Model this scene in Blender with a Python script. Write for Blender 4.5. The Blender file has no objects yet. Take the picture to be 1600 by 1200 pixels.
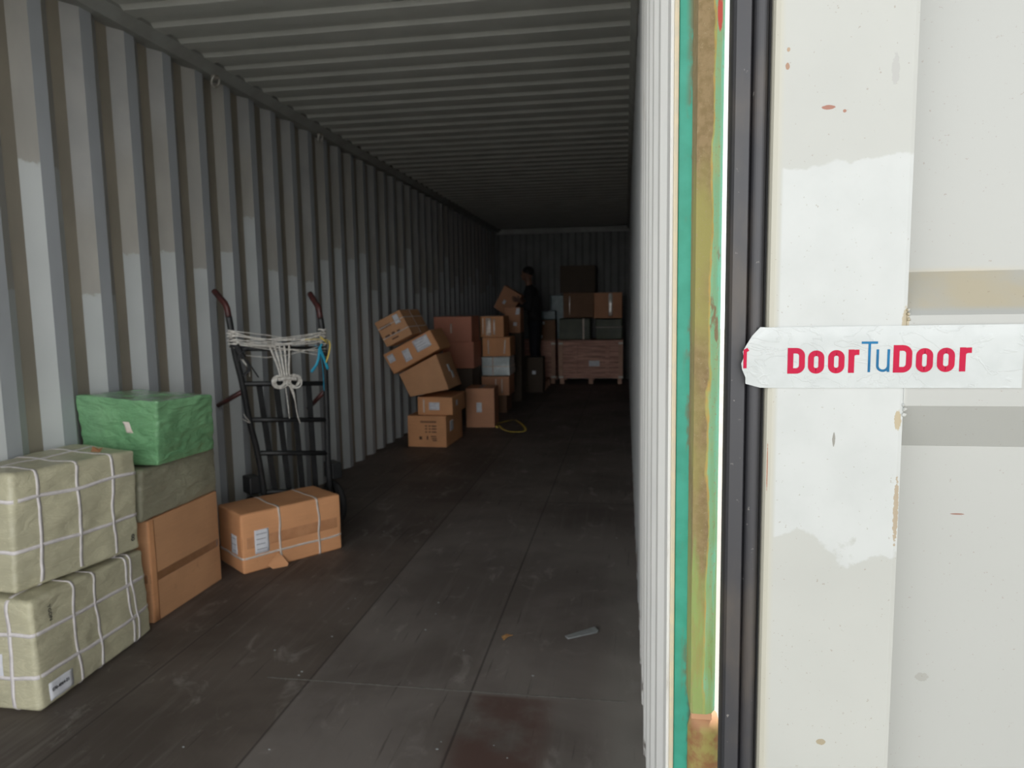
import bpy, bmesh, math, random
from mathutils import Vector, Matrix, noise
random.seed(7)
PI = math.pi
scn = bpy.context.scene
COL = scn.collection

# ------------------------------------------------------------------ camera, sky, sun, exposure
W, H, L = 2.352, 2.69, 12.03            # inside of a 40 ft high-cube container
f_px, yaw, pit, rol = 1118.78, 0.1584, 0.1097, -0.0165
cam = bpy.data.cameras.new('camera')
camo = bpy.data.objects.new('camera', cam); COL.objects.link(camo)
fw = Vector((-math.sin(yaw)*math.cos(pit), math.cos(yaw)*math.cos(pit), -math.sin(pit)))
rt = Vector((math.cos(yaw), math.sin(yaw), 0)); up = rt.cross(fw)
r2 = math.cos(rol)*rt + math.sin(rol)*up; u2 = -math.sin(rol)*rt + math.cos(rol)*up
mw = Matrix((r2, u2, -fw)).transposed().to_4x4(); mw.translation = (2.2978, -0.8546, 1.3438)
camo.matrix_world = mw
cam.sensor_width = 36; cam.lens = f_px/1600*36; cam.clip_start = 0.02; cam.clip_end = 200
cam.dof.use_dof = True; cam.dof.focus_distance = 0.66; cam.dof.aperture_fstop = 13.0
scn.camera = camo

world = bpy.data.worlds.new('overcast_sky'); scn.world = world; world.use_nodes = True
wn = world.node_tree; wn.nodes['Background'].inputs[0].default_value = (0.97, 0.985, 1.0, 1)
# a hazy sky, bright low down and dull overhead
tcw = wn.nodes.new('ShaderNodeTexCoord'); sx = wn.nodes.new('ShaderNodeSeparateXYZ'); wn.links.new(tcw.outputs['Generated'], sx.inputs[0])
mr = wn.nodes.new('ShaderNodeMapRange'); mr.interpolation_type = 'SMOOTHSTEP'; wn.links.new(sx.outputs[2], mr.inputs[0])
mr.inputs[1].default_value = .10; mr.inputs[2].default_value = .65; mr.inputs[3].default_value = 2.9; mr.inputs[4].default_value = .16
ma = wn.nodes.new('ShaderNodeMapRange'); ma.interpolation_type = 'SMOOTHSTEP'; wn.links.new(sx.outputs[1], ma.inputs[0])   # brightest over the open yard in front of the doors
ma.inputs[1].default_value = -.75; ma.inputs[2].default_value = -.15; ma.inputs[3].default_value = 1.0; ma.inputs[4].default_value = .38
mm = wn.nodes.new('ShaderNodeMath'); mm.operation = 'MULTIPLY'; wn.links.new(mr.outputs[0], mm.inputs[0]); wn.links.new(ma.outputs[0], mm.inputs[1])
wn.links.new(mm.outputs[0], wn.nodes['Background'].inputs[1])
sun = bpy.data.lights.new('sun', 'SUN'); sun.energy = 3.6; sun.angle = 0.02; sun.color = (1, .96, .9)
suno = bpy.data.objects.new('sun', sun); COL.objects.link(suno)
suno.rotation_euler = Vector((0.45, 0.75, 1.25)).to_track_quat('Z', 'Y').to_euler()
vs = scn.view_settings
vs.view_transform = 'Standard'; vs.look = 'None'; vs.gamma = 1; vs.use_curve_mapping = False
vs.exposure = 0.85

# ------------------------------------------------------------------ materials
class NT:
    def __init__(s, name, rough=.6, metal=0.0, spec=.5):
        s.m = bpy.data.materials.new(name); s.m.use_nodes = True
        s.n = s.m.node_tree.nodes; s.l = s.m.node_tree.links
        s.b = s.n['Principled BSDF']
        s.b.inputs['Roughness'].default_value = rough; s.b.inputs['Metallic'].default_value = metal
        s.b.inputs['Specular IOR Level'].default_value = spec
        s.tc = s.n.new('ShaderNodeTexCoord').outputs['Object']
    def put(s, node, i, v):
        if isinstance(v, bpy.types.NodeSocket): s.l.new(v, node.inputs[i])
        elif v is not None: node.inputs[i].default_value = v
    def math(s, op, a, b=None, clamp=False):
        n = s.n.new('ShaderNodeMath'); n.operation = op; n.use_clamp = clamp
        s.put(n, 0, a); s.put(n, 1, b); return n.outputs[0]
    def map(s, scale, loc=(0, 0, 0), rot=(0, 0, 0)):
        n = s.n.new('ShaderNodeMapping'); s.l.new(s.tc, n.inputs[0])
        n.inputs[1].default_value = loc; n.inputs[2].default_value = rot; n.inputs[3].default_value = scale; return n.outputs[0]
    def noise(s, scale, detail=3, vec=None, rough=.55, dist=0):
        n = s.n.new('ShaderNodeTexNoise'); n.inputs['Scale'].default_value = scale; n.inputs['Detail'].default_value = detail
        n.inputs['Roughness'].default_value = rough; n.inputs['Distortion'].default_value = dist
        s.l.new(vec or s.tc, n.inputs['Vector']); return n.outputs[0]
    def ramp(s, v, lo, hi):            # smooth 0..1 between lo and hi
        n = s.n.new('ShaderNodeMapRange'); n.interpolation_type = 'SMOOTHSTEP'
        s.put(n, 0, v); n.inputs[1].default_value = lo; n.inputs[2].default_value = hi; return n.outputs[0]
    def mix(s, f, a, b):
        n = s.n.new('ShaderNodeMix'); n.data_type = 'RGBA'
        s.put(n, 0, f)
        for i, v in ((6, a), (7, b)):
            if isinstance(v, bpy.types.NodeSocket): s.l.new(v, n.inputs[i])
            else: n.inputs[i].default_value = (*v, 1) if len(v) == 3 else v
        return n.outputs[2]
    def xyz(s):
        n = s.n.new('ShaderNodeSeparateXYZ'); s.l.new(s.tc, n.inputs[0]); return n.outputs
    def blob(s, x, z, rx, rz, ax='x', wob=.6, ns=60):   # 1 inside a ragged ellipse in the (ax, z) plane
        o = s.xyz(); h = o[0] if ax == 'x' else o[1]
        a = s.math('DIVIDE', s.math('SUBTRACT', h, x), rx); b = s.math('DIVIDE', s.math('SUBTRACT', o[2], z), rz)
        d = s.math('ADD', s.math('MULTIPLY', a, a), s.math('MULTIPLY', b, b))
        d = s.math('ADD', d, s.math('MULTIPLY', s.math('SUBTRACT', s.noise(ns, 4), .5), wob*2))
        return s.ramp(d, 1.1, .8)
    def color(s, v):
        if isinstance(v, bpy.types.NodeSocket): s.l.new(v, s.b.inputs['Base Color'])
        else: s.b.inputs['Base Color'].default_value = (*v, 1)
        return s
    def bump(s, v, strength=.3, dist=.002):
        n = s.n.new('ShaderNodeBump'); n.inputs['Strength'].default_value = strength; n.inputs['Distance'].default_value = dist
        s.l.new(v, n.inputs['Height']); s.l.new(n.outputs[0], s.b.inputs['Normal']); return s

def simple(name, c1, c2=None, ns=8, rough=.6, metal=0, bump=0, bs=40, stretch=None, spec=.5, sheen=0):
    t = NT(name, rough, metal, spec)
    vec = t.map(stretch) if stretch else None
    c2 = c2 or tuple(x*.75 for x in c1)
    t.color(t.mix(t.ramp(t.noise(ns, 4, vec), .3, .7), c1, c2))
    if bump: t.bump(t.noise(bs, 3, vec), bump)
    if sheen: t.b.inputs['Coat Weight'].default_value = sheen; t.b.inputs['Coat Roughness'].default_value = .25
    return t.m

M = {}
def cardboard(name, c, rough=.7):
    t = NT(name, rough, 0, .3)
    big = t.ramp(t.noise(3, 3), .3, .75)
    a = t.mix(big, c, tuple(x*.82 for x in c))
    flute = t.noise(1, 2, t.map((9, 9, 300)))
    a = t.mix(t.math('MULTIPLY', t.ramp(flute, .35, .7), .18), a, tuple(min(1, x*1.25) for x in c))
    scuff = t.ramp(t.noise(26, 5), .63, .75)
    a = t.mix(t.math('MULTIPLY', scuff, .3), a, tuple(x*.6 for x in c))
    t.color(a); t.bump(t.noise(14, 3), .25, .004)
    M[name] = t.m
cardboard('card_orange', (.68, .335, .16)); cardboard('card_tan', (.60, .32, .165))
cardboard('card_brown', (.56, .28, .16)); cardboard('card_dark', (.22, .125, .075))
cardboard('card_black', (.085, .062, .045)); cardboard('card_red', (.56, .23, .15))
M['tape_brown'] = simple('tape_brown', (.26, .125, .055), (.32, .16, .08), 20, .28, sheen=.4)
M['tape_tan'] = simple('tape_tan', (.47, .22, .105), (.58, .29, .145), 12, .3, sheen=.4)
M['tape_clear'] = simple('tape_clear', (.70, .58, .48), (.82, .72, .64), 30, .22, sheen=.5)
M['strap_white'] = simple('strap_white', (.72, .68, .68), (.62, .58, .57), 40, .45)
M['strap_clear'] = simple('strap_clear', (.68, .62, .57), (.60, .50, .42), 30, .35)
M['paper'] = simple('paper', (.72, .73, .76), (.62, .63, .68), 30, .6)
M['ink'] = simple('ink', (.03, .03, .035), None, 5, .6)
M['ink_grey'] = simple('ink_grey', (.13, .14, .17), None, 5, .6)
M['ink_brown'] = simple('ink_brown', (.11, .045, .025), None, 5, .7)
M['rope'] = simple('rope', (.74, .72, .67), (.48, .45, .40), 60, .8)
M['strap_blue'] = simple('strap_blue', (.03, .38, .55), (.02, .28, .45), 30, .4)
M['strap_yellow'] = simple('strap_yellow', (.85, .66, .12), (.7, .52, .09), 30, .45)
M['cloth_black'] = simple('cloth_black', (.015, .015, .018), (.03, .03, .03), 30, .8)
M['truck_steel'] = simple('truck_steel', (.012, .0125, .013), (.022, .023, .024), 18, .45, .1)
M['truck_grip'] = simple('truck_grip', (.075, .016, .014), (.03, .012, .011), 25, .5)
M['rubber'] = simple('rubber', (.02, .02, .021), None, 20, .7)
M['ring_steel'] = simple('ring_steel', (.6, .6, .57), (.4, .36, .3), 50, .45, .6)
M['crate_wood'] = simple('crate_wood', (.66, .38, .29), (.38, .205, .16), 3, .7, stretch=(1, 1, 9))
M['crate_post'] = simple('crate_post', (.58, .36, .26), (.42, .25, .18), 5, .7)
M['crate_bracket'] = simple('crate_bracket', (.75, .72, .66), None, 9, .4)
M['skin'] = simple('skin', (.24, .13, .09), None, 12, .55)
M['hair'] = simple('hair', (.012, .010, .009), None, 40, .6)
M['clothes_black'] = simple('clothes_black', (.012, .012, .014), (.02, .02, .022), 14, .85)
M['clothes_navy'] = simple('clothes_navy', (.014, .016, .024), None, 14, .85)
M['blue_wrap'] = simple('blue_wrap', (.15, .21, .22), (.10, .15, .16), 8, .4)
M['litter_grey'] = simple('litter_grey', (.32, .34, .34), None, 30, .4)
M['leaf'] = simple('leaf', (.45, .26, .10), (.3, .15, .06), 60, .7)
M['wheel_hub'] = simple('wheel_hub', (.10, .02, .02), None, 20, .5)

def woven(name, c, c2, rough, coat=0, wr=.5):
    t = NT(name, rough, 0, .4)
    a = t.mix(t.ramp(t.noise(5, 4), .3, .7), c, c2)
    wv = t.noise(1, 1, t.map((420, 60, 420)))
    a = t.mix(t.math('MULTIPLY', t.ramp(wv, .4, .65), .16), a, tuple(x*.7 for x in c))
    crease = t.noise(7, 5, t.map((1, 1, 2.4), rot=(.5, .4, .2)), .6, 1.2)
    lit = t.ramp(t.math('ABSOLUTE', t.math('SUBTRACT', crease, .5)), .018, .0)
    a = t.mix(t.math('MULTIPLY', lit, .22), a, tuple(min(1, x*1.5) for x in c))
    t.color(a)
    t.bump(t.math('ADD', t.math('MULTIPLY', t.math('ABSOLUTE', t.math('SUBTRACT', crease, .5)), 1.4), t.math('MULTIPLY', t.noise(38, 4), .35)), wr, .012)
    if coat: t.b.inputs['Coat Weight'].default_value = coat; t.b.inputs['Coat Roughness'].default_value = .2
    M[name] = t.m
woven('weave_olive', (.53, .50, .345), (.43, .405, .285), .5, .2, .55)
woven('weave_dark', (.33, .32, .225), (.28, .265, .19), .45, .3, .7)
woven('weave_green', (.19, .40, .20), (.14, .32, .155), .22, .9, 1)
woven('weave_grey', (.62, .68, .68), (.46, .53, .53), .3, .7, .9)
woven('weave_moss', (.10, .11, .075), (.07, .08, .058), .55, .05, .8)

# container paint: crest / slope / trough of the corrugation
def wall_paint():
    t = NT('wall_crest', .55, 0, .4)
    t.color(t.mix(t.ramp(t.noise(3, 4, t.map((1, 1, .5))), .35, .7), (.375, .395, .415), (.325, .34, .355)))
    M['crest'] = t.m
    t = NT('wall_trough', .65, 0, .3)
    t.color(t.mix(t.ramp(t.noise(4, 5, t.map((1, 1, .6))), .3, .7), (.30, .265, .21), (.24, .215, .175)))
    M['trough'] = t.m
    t = NT('wall_slope', .55, 0, .4)
    o = t.xyz()
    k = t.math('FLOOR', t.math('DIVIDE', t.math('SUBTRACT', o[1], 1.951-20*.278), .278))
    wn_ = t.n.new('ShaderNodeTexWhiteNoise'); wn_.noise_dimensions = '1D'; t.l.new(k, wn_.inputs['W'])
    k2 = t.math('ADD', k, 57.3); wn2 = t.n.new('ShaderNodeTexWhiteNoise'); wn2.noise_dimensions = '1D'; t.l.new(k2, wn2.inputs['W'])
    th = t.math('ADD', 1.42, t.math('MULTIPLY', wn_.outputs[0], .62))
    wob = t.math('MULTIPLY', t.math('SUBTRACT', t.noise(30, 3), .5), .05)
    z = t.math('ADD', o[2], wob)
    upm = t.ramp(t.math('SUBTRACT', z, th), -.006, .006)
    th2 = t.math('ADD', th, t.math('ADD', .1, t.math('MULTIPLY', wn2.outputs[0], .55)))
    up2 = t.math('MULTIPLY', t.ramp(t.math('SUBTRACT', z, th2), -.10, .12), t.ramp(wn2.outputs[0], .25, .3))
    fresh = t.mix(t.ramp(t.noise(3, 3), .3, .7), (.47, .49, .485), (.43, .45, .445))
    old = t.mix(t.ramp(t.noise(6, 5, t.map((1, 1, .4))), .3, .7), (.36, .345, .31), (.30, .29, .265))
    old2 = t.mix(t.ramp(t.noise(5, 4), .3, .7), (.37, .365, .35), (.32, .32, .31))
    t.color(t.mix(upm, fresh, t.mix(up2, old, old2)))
    M['slope'] = t.m
wall_paint()
M['roof_paint'] = simple('roof_paint', (.50, .51, .475), (.44, .45, .42), 4, .6)
M['rail_paint'] = simple('rail_paint', (.32, .33, .31), (.26, .26, .24), 6, .6)
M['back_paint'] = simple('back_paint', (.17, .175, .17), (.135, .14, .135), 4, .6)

def right_paint():
    t = NT('right_wall_paint', .5, 0, .5)
    a = t.mix(t.ramp(t.noise(5, 4, t.map((1, 1, .5))), .3, .75), (.72, .72, .69), (.64, .64, .62))
    o = t.xyz()
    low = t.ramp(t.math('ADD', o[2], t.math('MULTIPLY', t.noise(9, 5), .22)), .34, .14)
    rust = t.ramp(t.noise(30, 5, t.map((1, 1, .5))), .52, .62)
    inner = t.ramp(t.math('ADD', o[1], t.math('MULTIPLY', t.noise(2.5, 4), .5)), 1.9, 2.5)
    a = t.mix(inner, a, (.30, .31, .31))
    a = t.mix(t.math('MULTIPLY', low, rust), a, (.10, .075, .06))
    a = t.mix(t.math('MULTIPLY', t.ramp(t.noise(22, 5, t.map((1, 1, .15))), .64, .72), .6), a, (.4, .36, .3))
    t.color(a); M['right_paint'] = t.m
right_paint()

def floor_mat():
    t = NT('plywood_floor', .62, 0, .35)
    o = t.xyz()
    grain = t.noise(1, 6, t.map((26, 1.6, 1)), .6, .4)
    cloud = t.noise(1.5, 5, None, .6, .3)
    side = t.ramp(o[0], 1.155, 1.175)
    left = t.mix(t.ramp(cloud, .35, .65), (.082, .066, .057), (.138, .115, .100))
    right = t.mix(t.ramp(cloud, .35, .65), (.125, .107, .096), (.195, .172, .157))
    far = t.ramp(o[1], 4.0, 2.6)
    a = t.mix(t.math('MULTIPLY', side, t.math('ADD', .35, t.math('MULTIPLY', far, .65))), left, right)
    a = t.mix(t.math('MULTIPLY', t.ramp(grain, .5, .78), .5), a, (.20, .18, .165))
    dust = t.math('MULTIPLY', t.ramp(t.noise(5, 7, t.map((1.4, .8, 1)), .65, .8), .56, .72), .55)
    a = t.mix(dust, a, (.30, .275, .255))
    a = t.mix(t.math('MULTIPLY', t.ramp(t.noise(1, 5, t.map((60, 2.5, 1), rot=(0, 0, .03))), .62, .72), .5), a, (.02, .016, .014))
    # red-brown board showing near the doors
    rb = t.math('MULTIPLY', t.math('MULTIPLY', t.ramp(o[0], 1.72, 1.82), t.ramp(o[0], 2.10, 2.0)), t.math('MULTIPLY', t.ramp(o[1], 1.46, 1.44), t.ramp(t.noise(5, 4), .35, .6)))
    a = t.mix(t.math('MULTIPLY', rb, .7), a, (.095, .045, .036))
    # pale dusty strip beside the right wall
    ed = t.math('MULTIPLY', t.ramp(t.math('ADD', o[0], t.math('MULTIPLY', t.noise(3, 3), .12)), 2.22, 2.36), t.ramp(o[1], 3.2, 1.0))
    a = t.mix(t.math('MULTIPLY', ed, .6), a, (.27, .255, .235))
    # joints between the boards
    for x in (1.163, 1.765, .56):
        j = t.ramp(t.math('ABSOLUTE', t.math('SUBTRACT', o[0], x)), .006, .002)
        a = t.mix(t.math('MULTIPLY', j, .6), a, (.015, .012, .011))
    for y in (3.9, 6.3, 8.7):
        j = t.ramp(t.math('ABSOLUTE', t.math('SUBTRACT', o[1], y)), .006, .002)
        a = t.mix(t.math('MULTIPLY', j, .5), a, (.016, .013, .012))
    t.color(a)
    t.bump(t.math('ADD', grain, t.math('MULTIPLY', t.noise(70, 4), .5)), .22, .002)
    M['floor'] = t.m
floor_mat()

def door_mat():
    t = NT('door_paint', .42, 0, .5)
    o = t.xyz()
    base = t.mix(t.ramp(t.noise(6, 4), .3, .75), (.395, .40, .37), (.365, .37, .343))
    wob = t.math('MULTIPLY', t.math('SUBTRACT', t.noise(55, 5), .5), .018)
    top = t.math('SUBTRACT', 1.4622, t.math('MULTIPLY', t.math('SUBTRACT', 2.53, o[0]), .10))   # whitened patch on the stile
    inup = t.ramp(t.math('SUBTRACT', top, t.math('ADD', o[2], wob)), 0, .003)
    wob2 = t.math('MULTIPLY', t.math('SUBTRACT', t.noise(28, 6), .5), .10)
    bot = t.math('ADD', 1.11, t.math('MULTIPLY', t.math('SUBTRACT', 2.53, o[0]), .28))
    indn = t.ramp(t.math('SUBTRACT', t.math('ADD', o[2], wob2), bot), 0, .006)
    left = t.ramp(o[0], 2.424, 2.427)
    patch = t.math('MULTIPLY', t.math('MULTIPLY', inup, indn), t.math('MULTIPLY', left, t.ramp(o[0], 2.5275, 2.5265)))
    base = t.mix(t.math('MULTIPLY', t.ramp(o[0], 2.527, 2.530), .8), base, (.345, .35, .33))  # same paint; weaker light in the recessed panel painted as a darker grey
    a = t.mix(patch, base, t.mix(t.ramp(t.noise(18, 5), .35, .7), (.44, .455, .44), (.41, .425, .41)))
    edge = t.math('MULTIPLY', t.ramp(o[0], 2.427, 2.420), .7)
    a = t.mix(edge, a, (.40, .38, .30))
    # beige film on the sloped rib
    film = t.math('MULTIPLY', t.math('MULTIPLY', t.ramp(o[2], 1.333, 1.338), t.ramp(o[2], 1.372, 1.364)), t.ramp(o[0], 2.527, 2.529))
    a = t.mix(t.math('MULTIPLY', film, t.ramp(t.noise(14, 4), .25, .6)), a, (.39, .35, .26))
    for (x, z, rx, rz, c, w) in [(2.460, 1.499, .0055, .0018, (.24, .06, .02), .5), (2.4725, 1.4955, .0014, .0013, (.25, .08, .03), .3),
                              (2.588, 1.1535, .006, .0007, (.19, .06, .03), .3), (2.4275, 1.533, .0016, .003, (.26, .12, .05), .6),
                              (2.428, 1.546, .0013, .0018, (.30, .19, .10), .5), (2.430, 1.594, .0035, .0022, (.32, .26, .17), .3),
                              (2.4725, 1.226, .0012, .006, (.17, .16, .13), .8), (2.5225, 1.243, .0028, .009, (.34, .27, .15), .9),
                              (2.5255, 1.325, .003, .012, (.34, .28, .17), .9), (2.524, 1.165, .0022, .030, (.30, .23, .14), 1.2),
                              (2.4190, 1.20, .0005, .022, (.27, .10, .05), .9), (2.470, .952, .004, .003, (.27, .22, .13), .8),
                              (2.51, 1.525, .003, .012, (.33, .33, .31), 1.3), (2.565, 1.00, .006, .004, (.29, .29, .26), 1.1)]:
        a = t.mix(t.math('MULTIPLY', t.blob(x, z, rx, rz, 'x', w, 420), .85), a, c)
    sp = t.ramp(t.noise(330, 2), .71, .75)
    a = t.mix(t.math('MULTIPLY', sp, .5), a, (.22, .18, .13))
    t.color(a); t.bump(t.noise(60, 4), .12, .0006)
    M['door'] = t.m
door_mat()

def rust_bar():
    t = NT('rusty_bar', .7, .1, .4)
    o = t.xyz()
    n1 = t.math('MULTIPLY', t.math('SUBTRACT', t.noise(38, 5, t.map((1, 1, .22))), .5), .022)
    x = t.math('ADD', o[0], n1)
    brown = t.mix(t.ramp(t.noise(130, 5), .35, .65), (.31, .22, .115), (.24, .17, .08))
    brown = t.mix(t.ramp(t.noise(10, 4, t.map((1, 1, .5))), .45, .65), brown, (.33, .30, .10))
    yel = t.mix(t.ramp(t.noise(60, 5), .35, .65), (.42, .40, .13), (.50, .33, .10))
    grn = t.mix(t.ramp(t.noise(50, 5, t.map((1, 1, .3))), .4, .7), (.25, .50, .30), (.36, .47, .23))
    grn = t.mix(t.ramp(x, 2.394, 2.3985), grn, (.20, .60, .42))  # outside light on the right rim painted in as brighter cyan
    grn = t.mix(t.math('MULTIPLY', t.ramp(t.noise(75, 5, t.map((1, 1, .3))), .62, .68), .8), grn, (.28, .14, .08))
    a = t.mix(t.ramp(x, 2.3845, 2.3865), brown, yel)
    a = t.mix(t.ramp(x, 2.3868, 2.3885), a, grn)
    lowg = t.math('MULTIPLY', t.ramp(t.math('ADD', o[2], t.math('MULTIPLY', t.noise(12, 4), .3)), 1.38, 1.15), t.ramp(t.noise(45, 5, t.map((1, 1, .15))), .45, .6))
    a = t.mix(t.math('MULTIPLY', lowg, .8), a, (.28, .40, .13))
    a = t.mix(t.blob(2.3935, 1.64, .003, .02, 'x', .4, 80), a, (.62, .10, .08))
    a = t.mix(t.math('MULTIPLY', t.ramp(t.noise(300, 3), .60, .70), .7), a, (.36, .29, .17))
    t.color(a); t.bump(t.noise(150, 4), .5, .001)
    M['rusty_bar'] = t.m
    t = NT('green_paint', .5, 0, .5)
    o = t.xyz()
    g = t.mix(t.ramp(t.noise(40, 4), .3, .75), (.055, .40, .29), (.04, .33, .23))
    r = t.ramp(t.math('ADD', t.noise(45, 6, t.map((1, 1, .35))), t.math('MULTIPLY', t.ramp(o[2], 1.3, 1.5), .08)), .50, .58)
    g = t.mix(t.math('MULTIPLY', r, t.ramp(o[0], 2.362, 2.374)), g, (.17, .13, .06))
    ed = t.ramp(t.math('ADD', o[0], t.math('MULTIPLY', t.math('SUBTRACT', t.noise(70, 5), .5), .008)), 2.3715, 2.375)
    g = t.mix(t.math('MULTIPLY', ed, .75), g, (.10, .10, .05))  # dark edge beside the bar: rust plus the bar's shadow painted in
    g = t.mix(t.ramp(t.noise(150, 4), .70, .74), g, (.20, .10, .05))
    far = t.ramp(o[0], 2.385, 2.392)
    g = t.mix(far, g, (.12, .55, .42))  # sunlit glow on the outer post face painted as brighter green
    t.color(g); t.bump(t.noise(120, 4), .3, .0006)
    M['green_paint'] = t.m
    t = NT('hinge_rust', .7, 0, .4)
    a = t.mix(t.ramp(t.noise(60, 5), .35, .65), (.30, .26, .08), (.25, .12, .05))
    a = t.mix(t.ramp(t.xyz()[2], .845, .865), a, (.55, .30, .17))
    t.color(a); t.bump(t.noise(120, 4), .4, .001)
    M['hinge_rust'] = t.m
rust_bar()
M['cream_edge'] = simple('cream_edge', (.70, .60, .42), (.62, .56, .42), 60, .55)
def gasket():
    t = NT('gasket_rubber', .45, 0, .5)
    a = t.mix(t.ramp(t.noise(18, 5, t.map((1, 1, .4))), .45, .7), (.028, .028, .032), (.060, .050, .042))
    a = t.mix(t.ramp(t.noise(160, 3), .70, .76), a, (.16, .15, .14))
    t.color(a); M['gasket'] = t.m
gasket()
def concrete():
    t = NT('yard_concrete', .85, 0, .3)
    t.color(t.mix(t.ramp(t.noise(1.2, 6), .3, .7), (.50, .49, .46), (.42, .41, .39))); M['concrete'] = t.m
concrete()
M['tape_film'] = None
t = NT('printed_tape_film', .25, 0, .5)
t.color(t.mix(t.ramp(t.noise(40, 4), .35, .7), (.50, .525, .515), (.46, .485, .475)))
cre = t.noise(22, 4, t.map((1, 1, 1.7), rot=(0, .6, 0)), .5, 1.6)
t.bump(t.ramp(t.math('ABSOLUTE', t.math('SUBTRACT', cre, .5)), .03, 0), .35, .0008)
t.b.inputs['Alpha'].default_value = .86; t.b.inputs['Coat Weight'].default_value = .3
M['tape_film'] = t.m
M['print_red'] = simple('print_red', (.40, .002, .032), (.36, .002, .035), 60, .5, spec=.2)
M['print_blue'] = simple('print_blue', (.008, .13, .28), None, 60, .5, spec=.2)

# ------------------------------------------------------------------ object helpers
def obj(name, bm, mats, parent=None, smooth=False, loc=(0, 0, 0)):
    me = bpy.data.meshes.new(name); bm.to_mesh(me); bm.free()
    for m in (mats if isinstance(mats, (list, tuple)) else [mats]): me.materials.append(m if not isinstance(m, str) else M[m])
    if smooth:
        for p in me.polygons: p.use_smooth = True
    o = bpy.data.objects.new(name, me); COL.objects.link(o); o.parent = parent; o.location = loc
    return o
def thing(name, label, cat, loc=(0, 0, 0), group=None):
    o = bpy.data.objects.new(name, None); COL.objects.link(o); o.location = loc; o.empty_display_size = .1
    return tag(o, label, cat, group)
def tag(o, label, cat, group=None):
    o['label'] = label; o['category'] = cat
    if group: o['group'] = group
    return o
def struct(o, label=None, cat=None):
    o['kind'] = 'structure'
    if label: o['label'] = label
    if cat: o['category'] = cat
    return o
def add_box(bm, x0, x1, y0, y1, z0, z1, bev=0, mat=0, xf=None):
    vs = [bm.verts.new((x, y, z)) for x in (x0, x1) for y in (y0, y1) for z in (z0, z1)]
    fs = [(0, 1, 3, 2), (4, 6, 7, 5), (0, 4, 5, 1), (2, 3, 7, 6), (0, 2, 6, 4), (1, 5, 7, 3)]
    F = [bm.faces.new([vs[i] for i in f]) for f in fs]
    for f in F: f.material_index = mat
    if xf:
        for v in vs: v.co = xf @ v.co
    if bev:
        bmesh.ops.bevel(bm, geom=list({e for f in F for e in f.edges}), offset=bev, segments=2, affect='EDGES', profile=.5)
def box(name, x0, x1, y0, y1, z0, z1, mat, parent=None, bev=0, xf=None):
    bm = bmesh.new(); add_box(bm, x0, x1, y0, y1, z0, z1, bev, 0, xf)
    bmesh.ops.recalc_face_normals(bm, faces=bm.faces[:]); return obj(name, bm, mat, parent)
def add_tube(bm, pts, r, n=10, closed=False, flat=1.0, smooth_it=0):
    pts = [Vector(p) for p in pts]
    for _ in range(smooth_it):
        q = []
        m = len(pts)
        rng = range(m) if closed else range(m-1)
        if not closed: q.append(pts[0])
        for i in rng:
            a, b = pts[i], pts[(i+1) % m]; q += [a*.75+b*.25, a*.25+b*.75]
        if not closed: q.append(pts[-1])
        pts = q
    m = len(pts); rings = []; prev = None
    for i, p in enumerate(pts):
        a = pts[i-1] if (i > 0 or closed) else p; b = pts[(i+1) % m] if (i < m-1 or closed) else p
        t = (b-a).normalized()
        if prev is None:
            u = t.orthogonal().normalized()
            if abs(t.z) < .9: u = t.cross(Vector((0, 0, 1))).normalized()
        else: u = (prev - t*prev.dot(t)).normalized()
        prev = u; v = t.cross(u)
        rr = r[min(i, len(r)-1)] if isinstance(r, (list, tuple)) else r
        rings.append([bm.verts.new(p + (u*math.cos(2*PI*k/n) + v*math.sin(2*PI*k/n)*flat)*rr) for k in range(n)])
    for i in range(m if closed else m-1):
        A, B = rings[i], rings[(i+1) % m]
        for k in range(n): bm.faces.new((A[k], A[(k+1) % n], B[(k+1) % n], B[k]))
    if not closed: bm.faces.new(rings[0][::-1]); bm.faces.new(rings[-1])
def tube(name, pts, r, mat, parent=None, **kw):
    bm = bmesh.new(); add_tube(bm, pts, r, **kw); bmesh.ops.recalc_face_normals(bm, faces=bm.faces[:])
    return obj(name, bm, mat, parent, True)
def prism(name, prof, axis, a, b, mat, parent=None, smooth=False, bev=0):
    """closed profile (two coordinates) extruded along axis from a to b"""
    bm = bmesh.new()
    def P(p, t): return {'x': (t, p[0], p[1]), 'y': (p[0], t, p[1]), 'z': (p[0], p[1], t)}[axis]
    A = [bm.verts.new(P(p, a)) for p in prof]; B = [bm.verts.new(P(p, b)) for p in prof]
    n = len(prof)
    for i in range(n): bm.faces.new((A[i], A[(i+1) % n], B[(i+1) % n], B[i]))
    bm.faces.new(A[::-1]); bm.faces.new(B)
    bmesh.ops.recalc_face_normals(bm, faces=bm.faces[:])
    return obj(name, bm, mat, parent, smooth)
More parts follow.
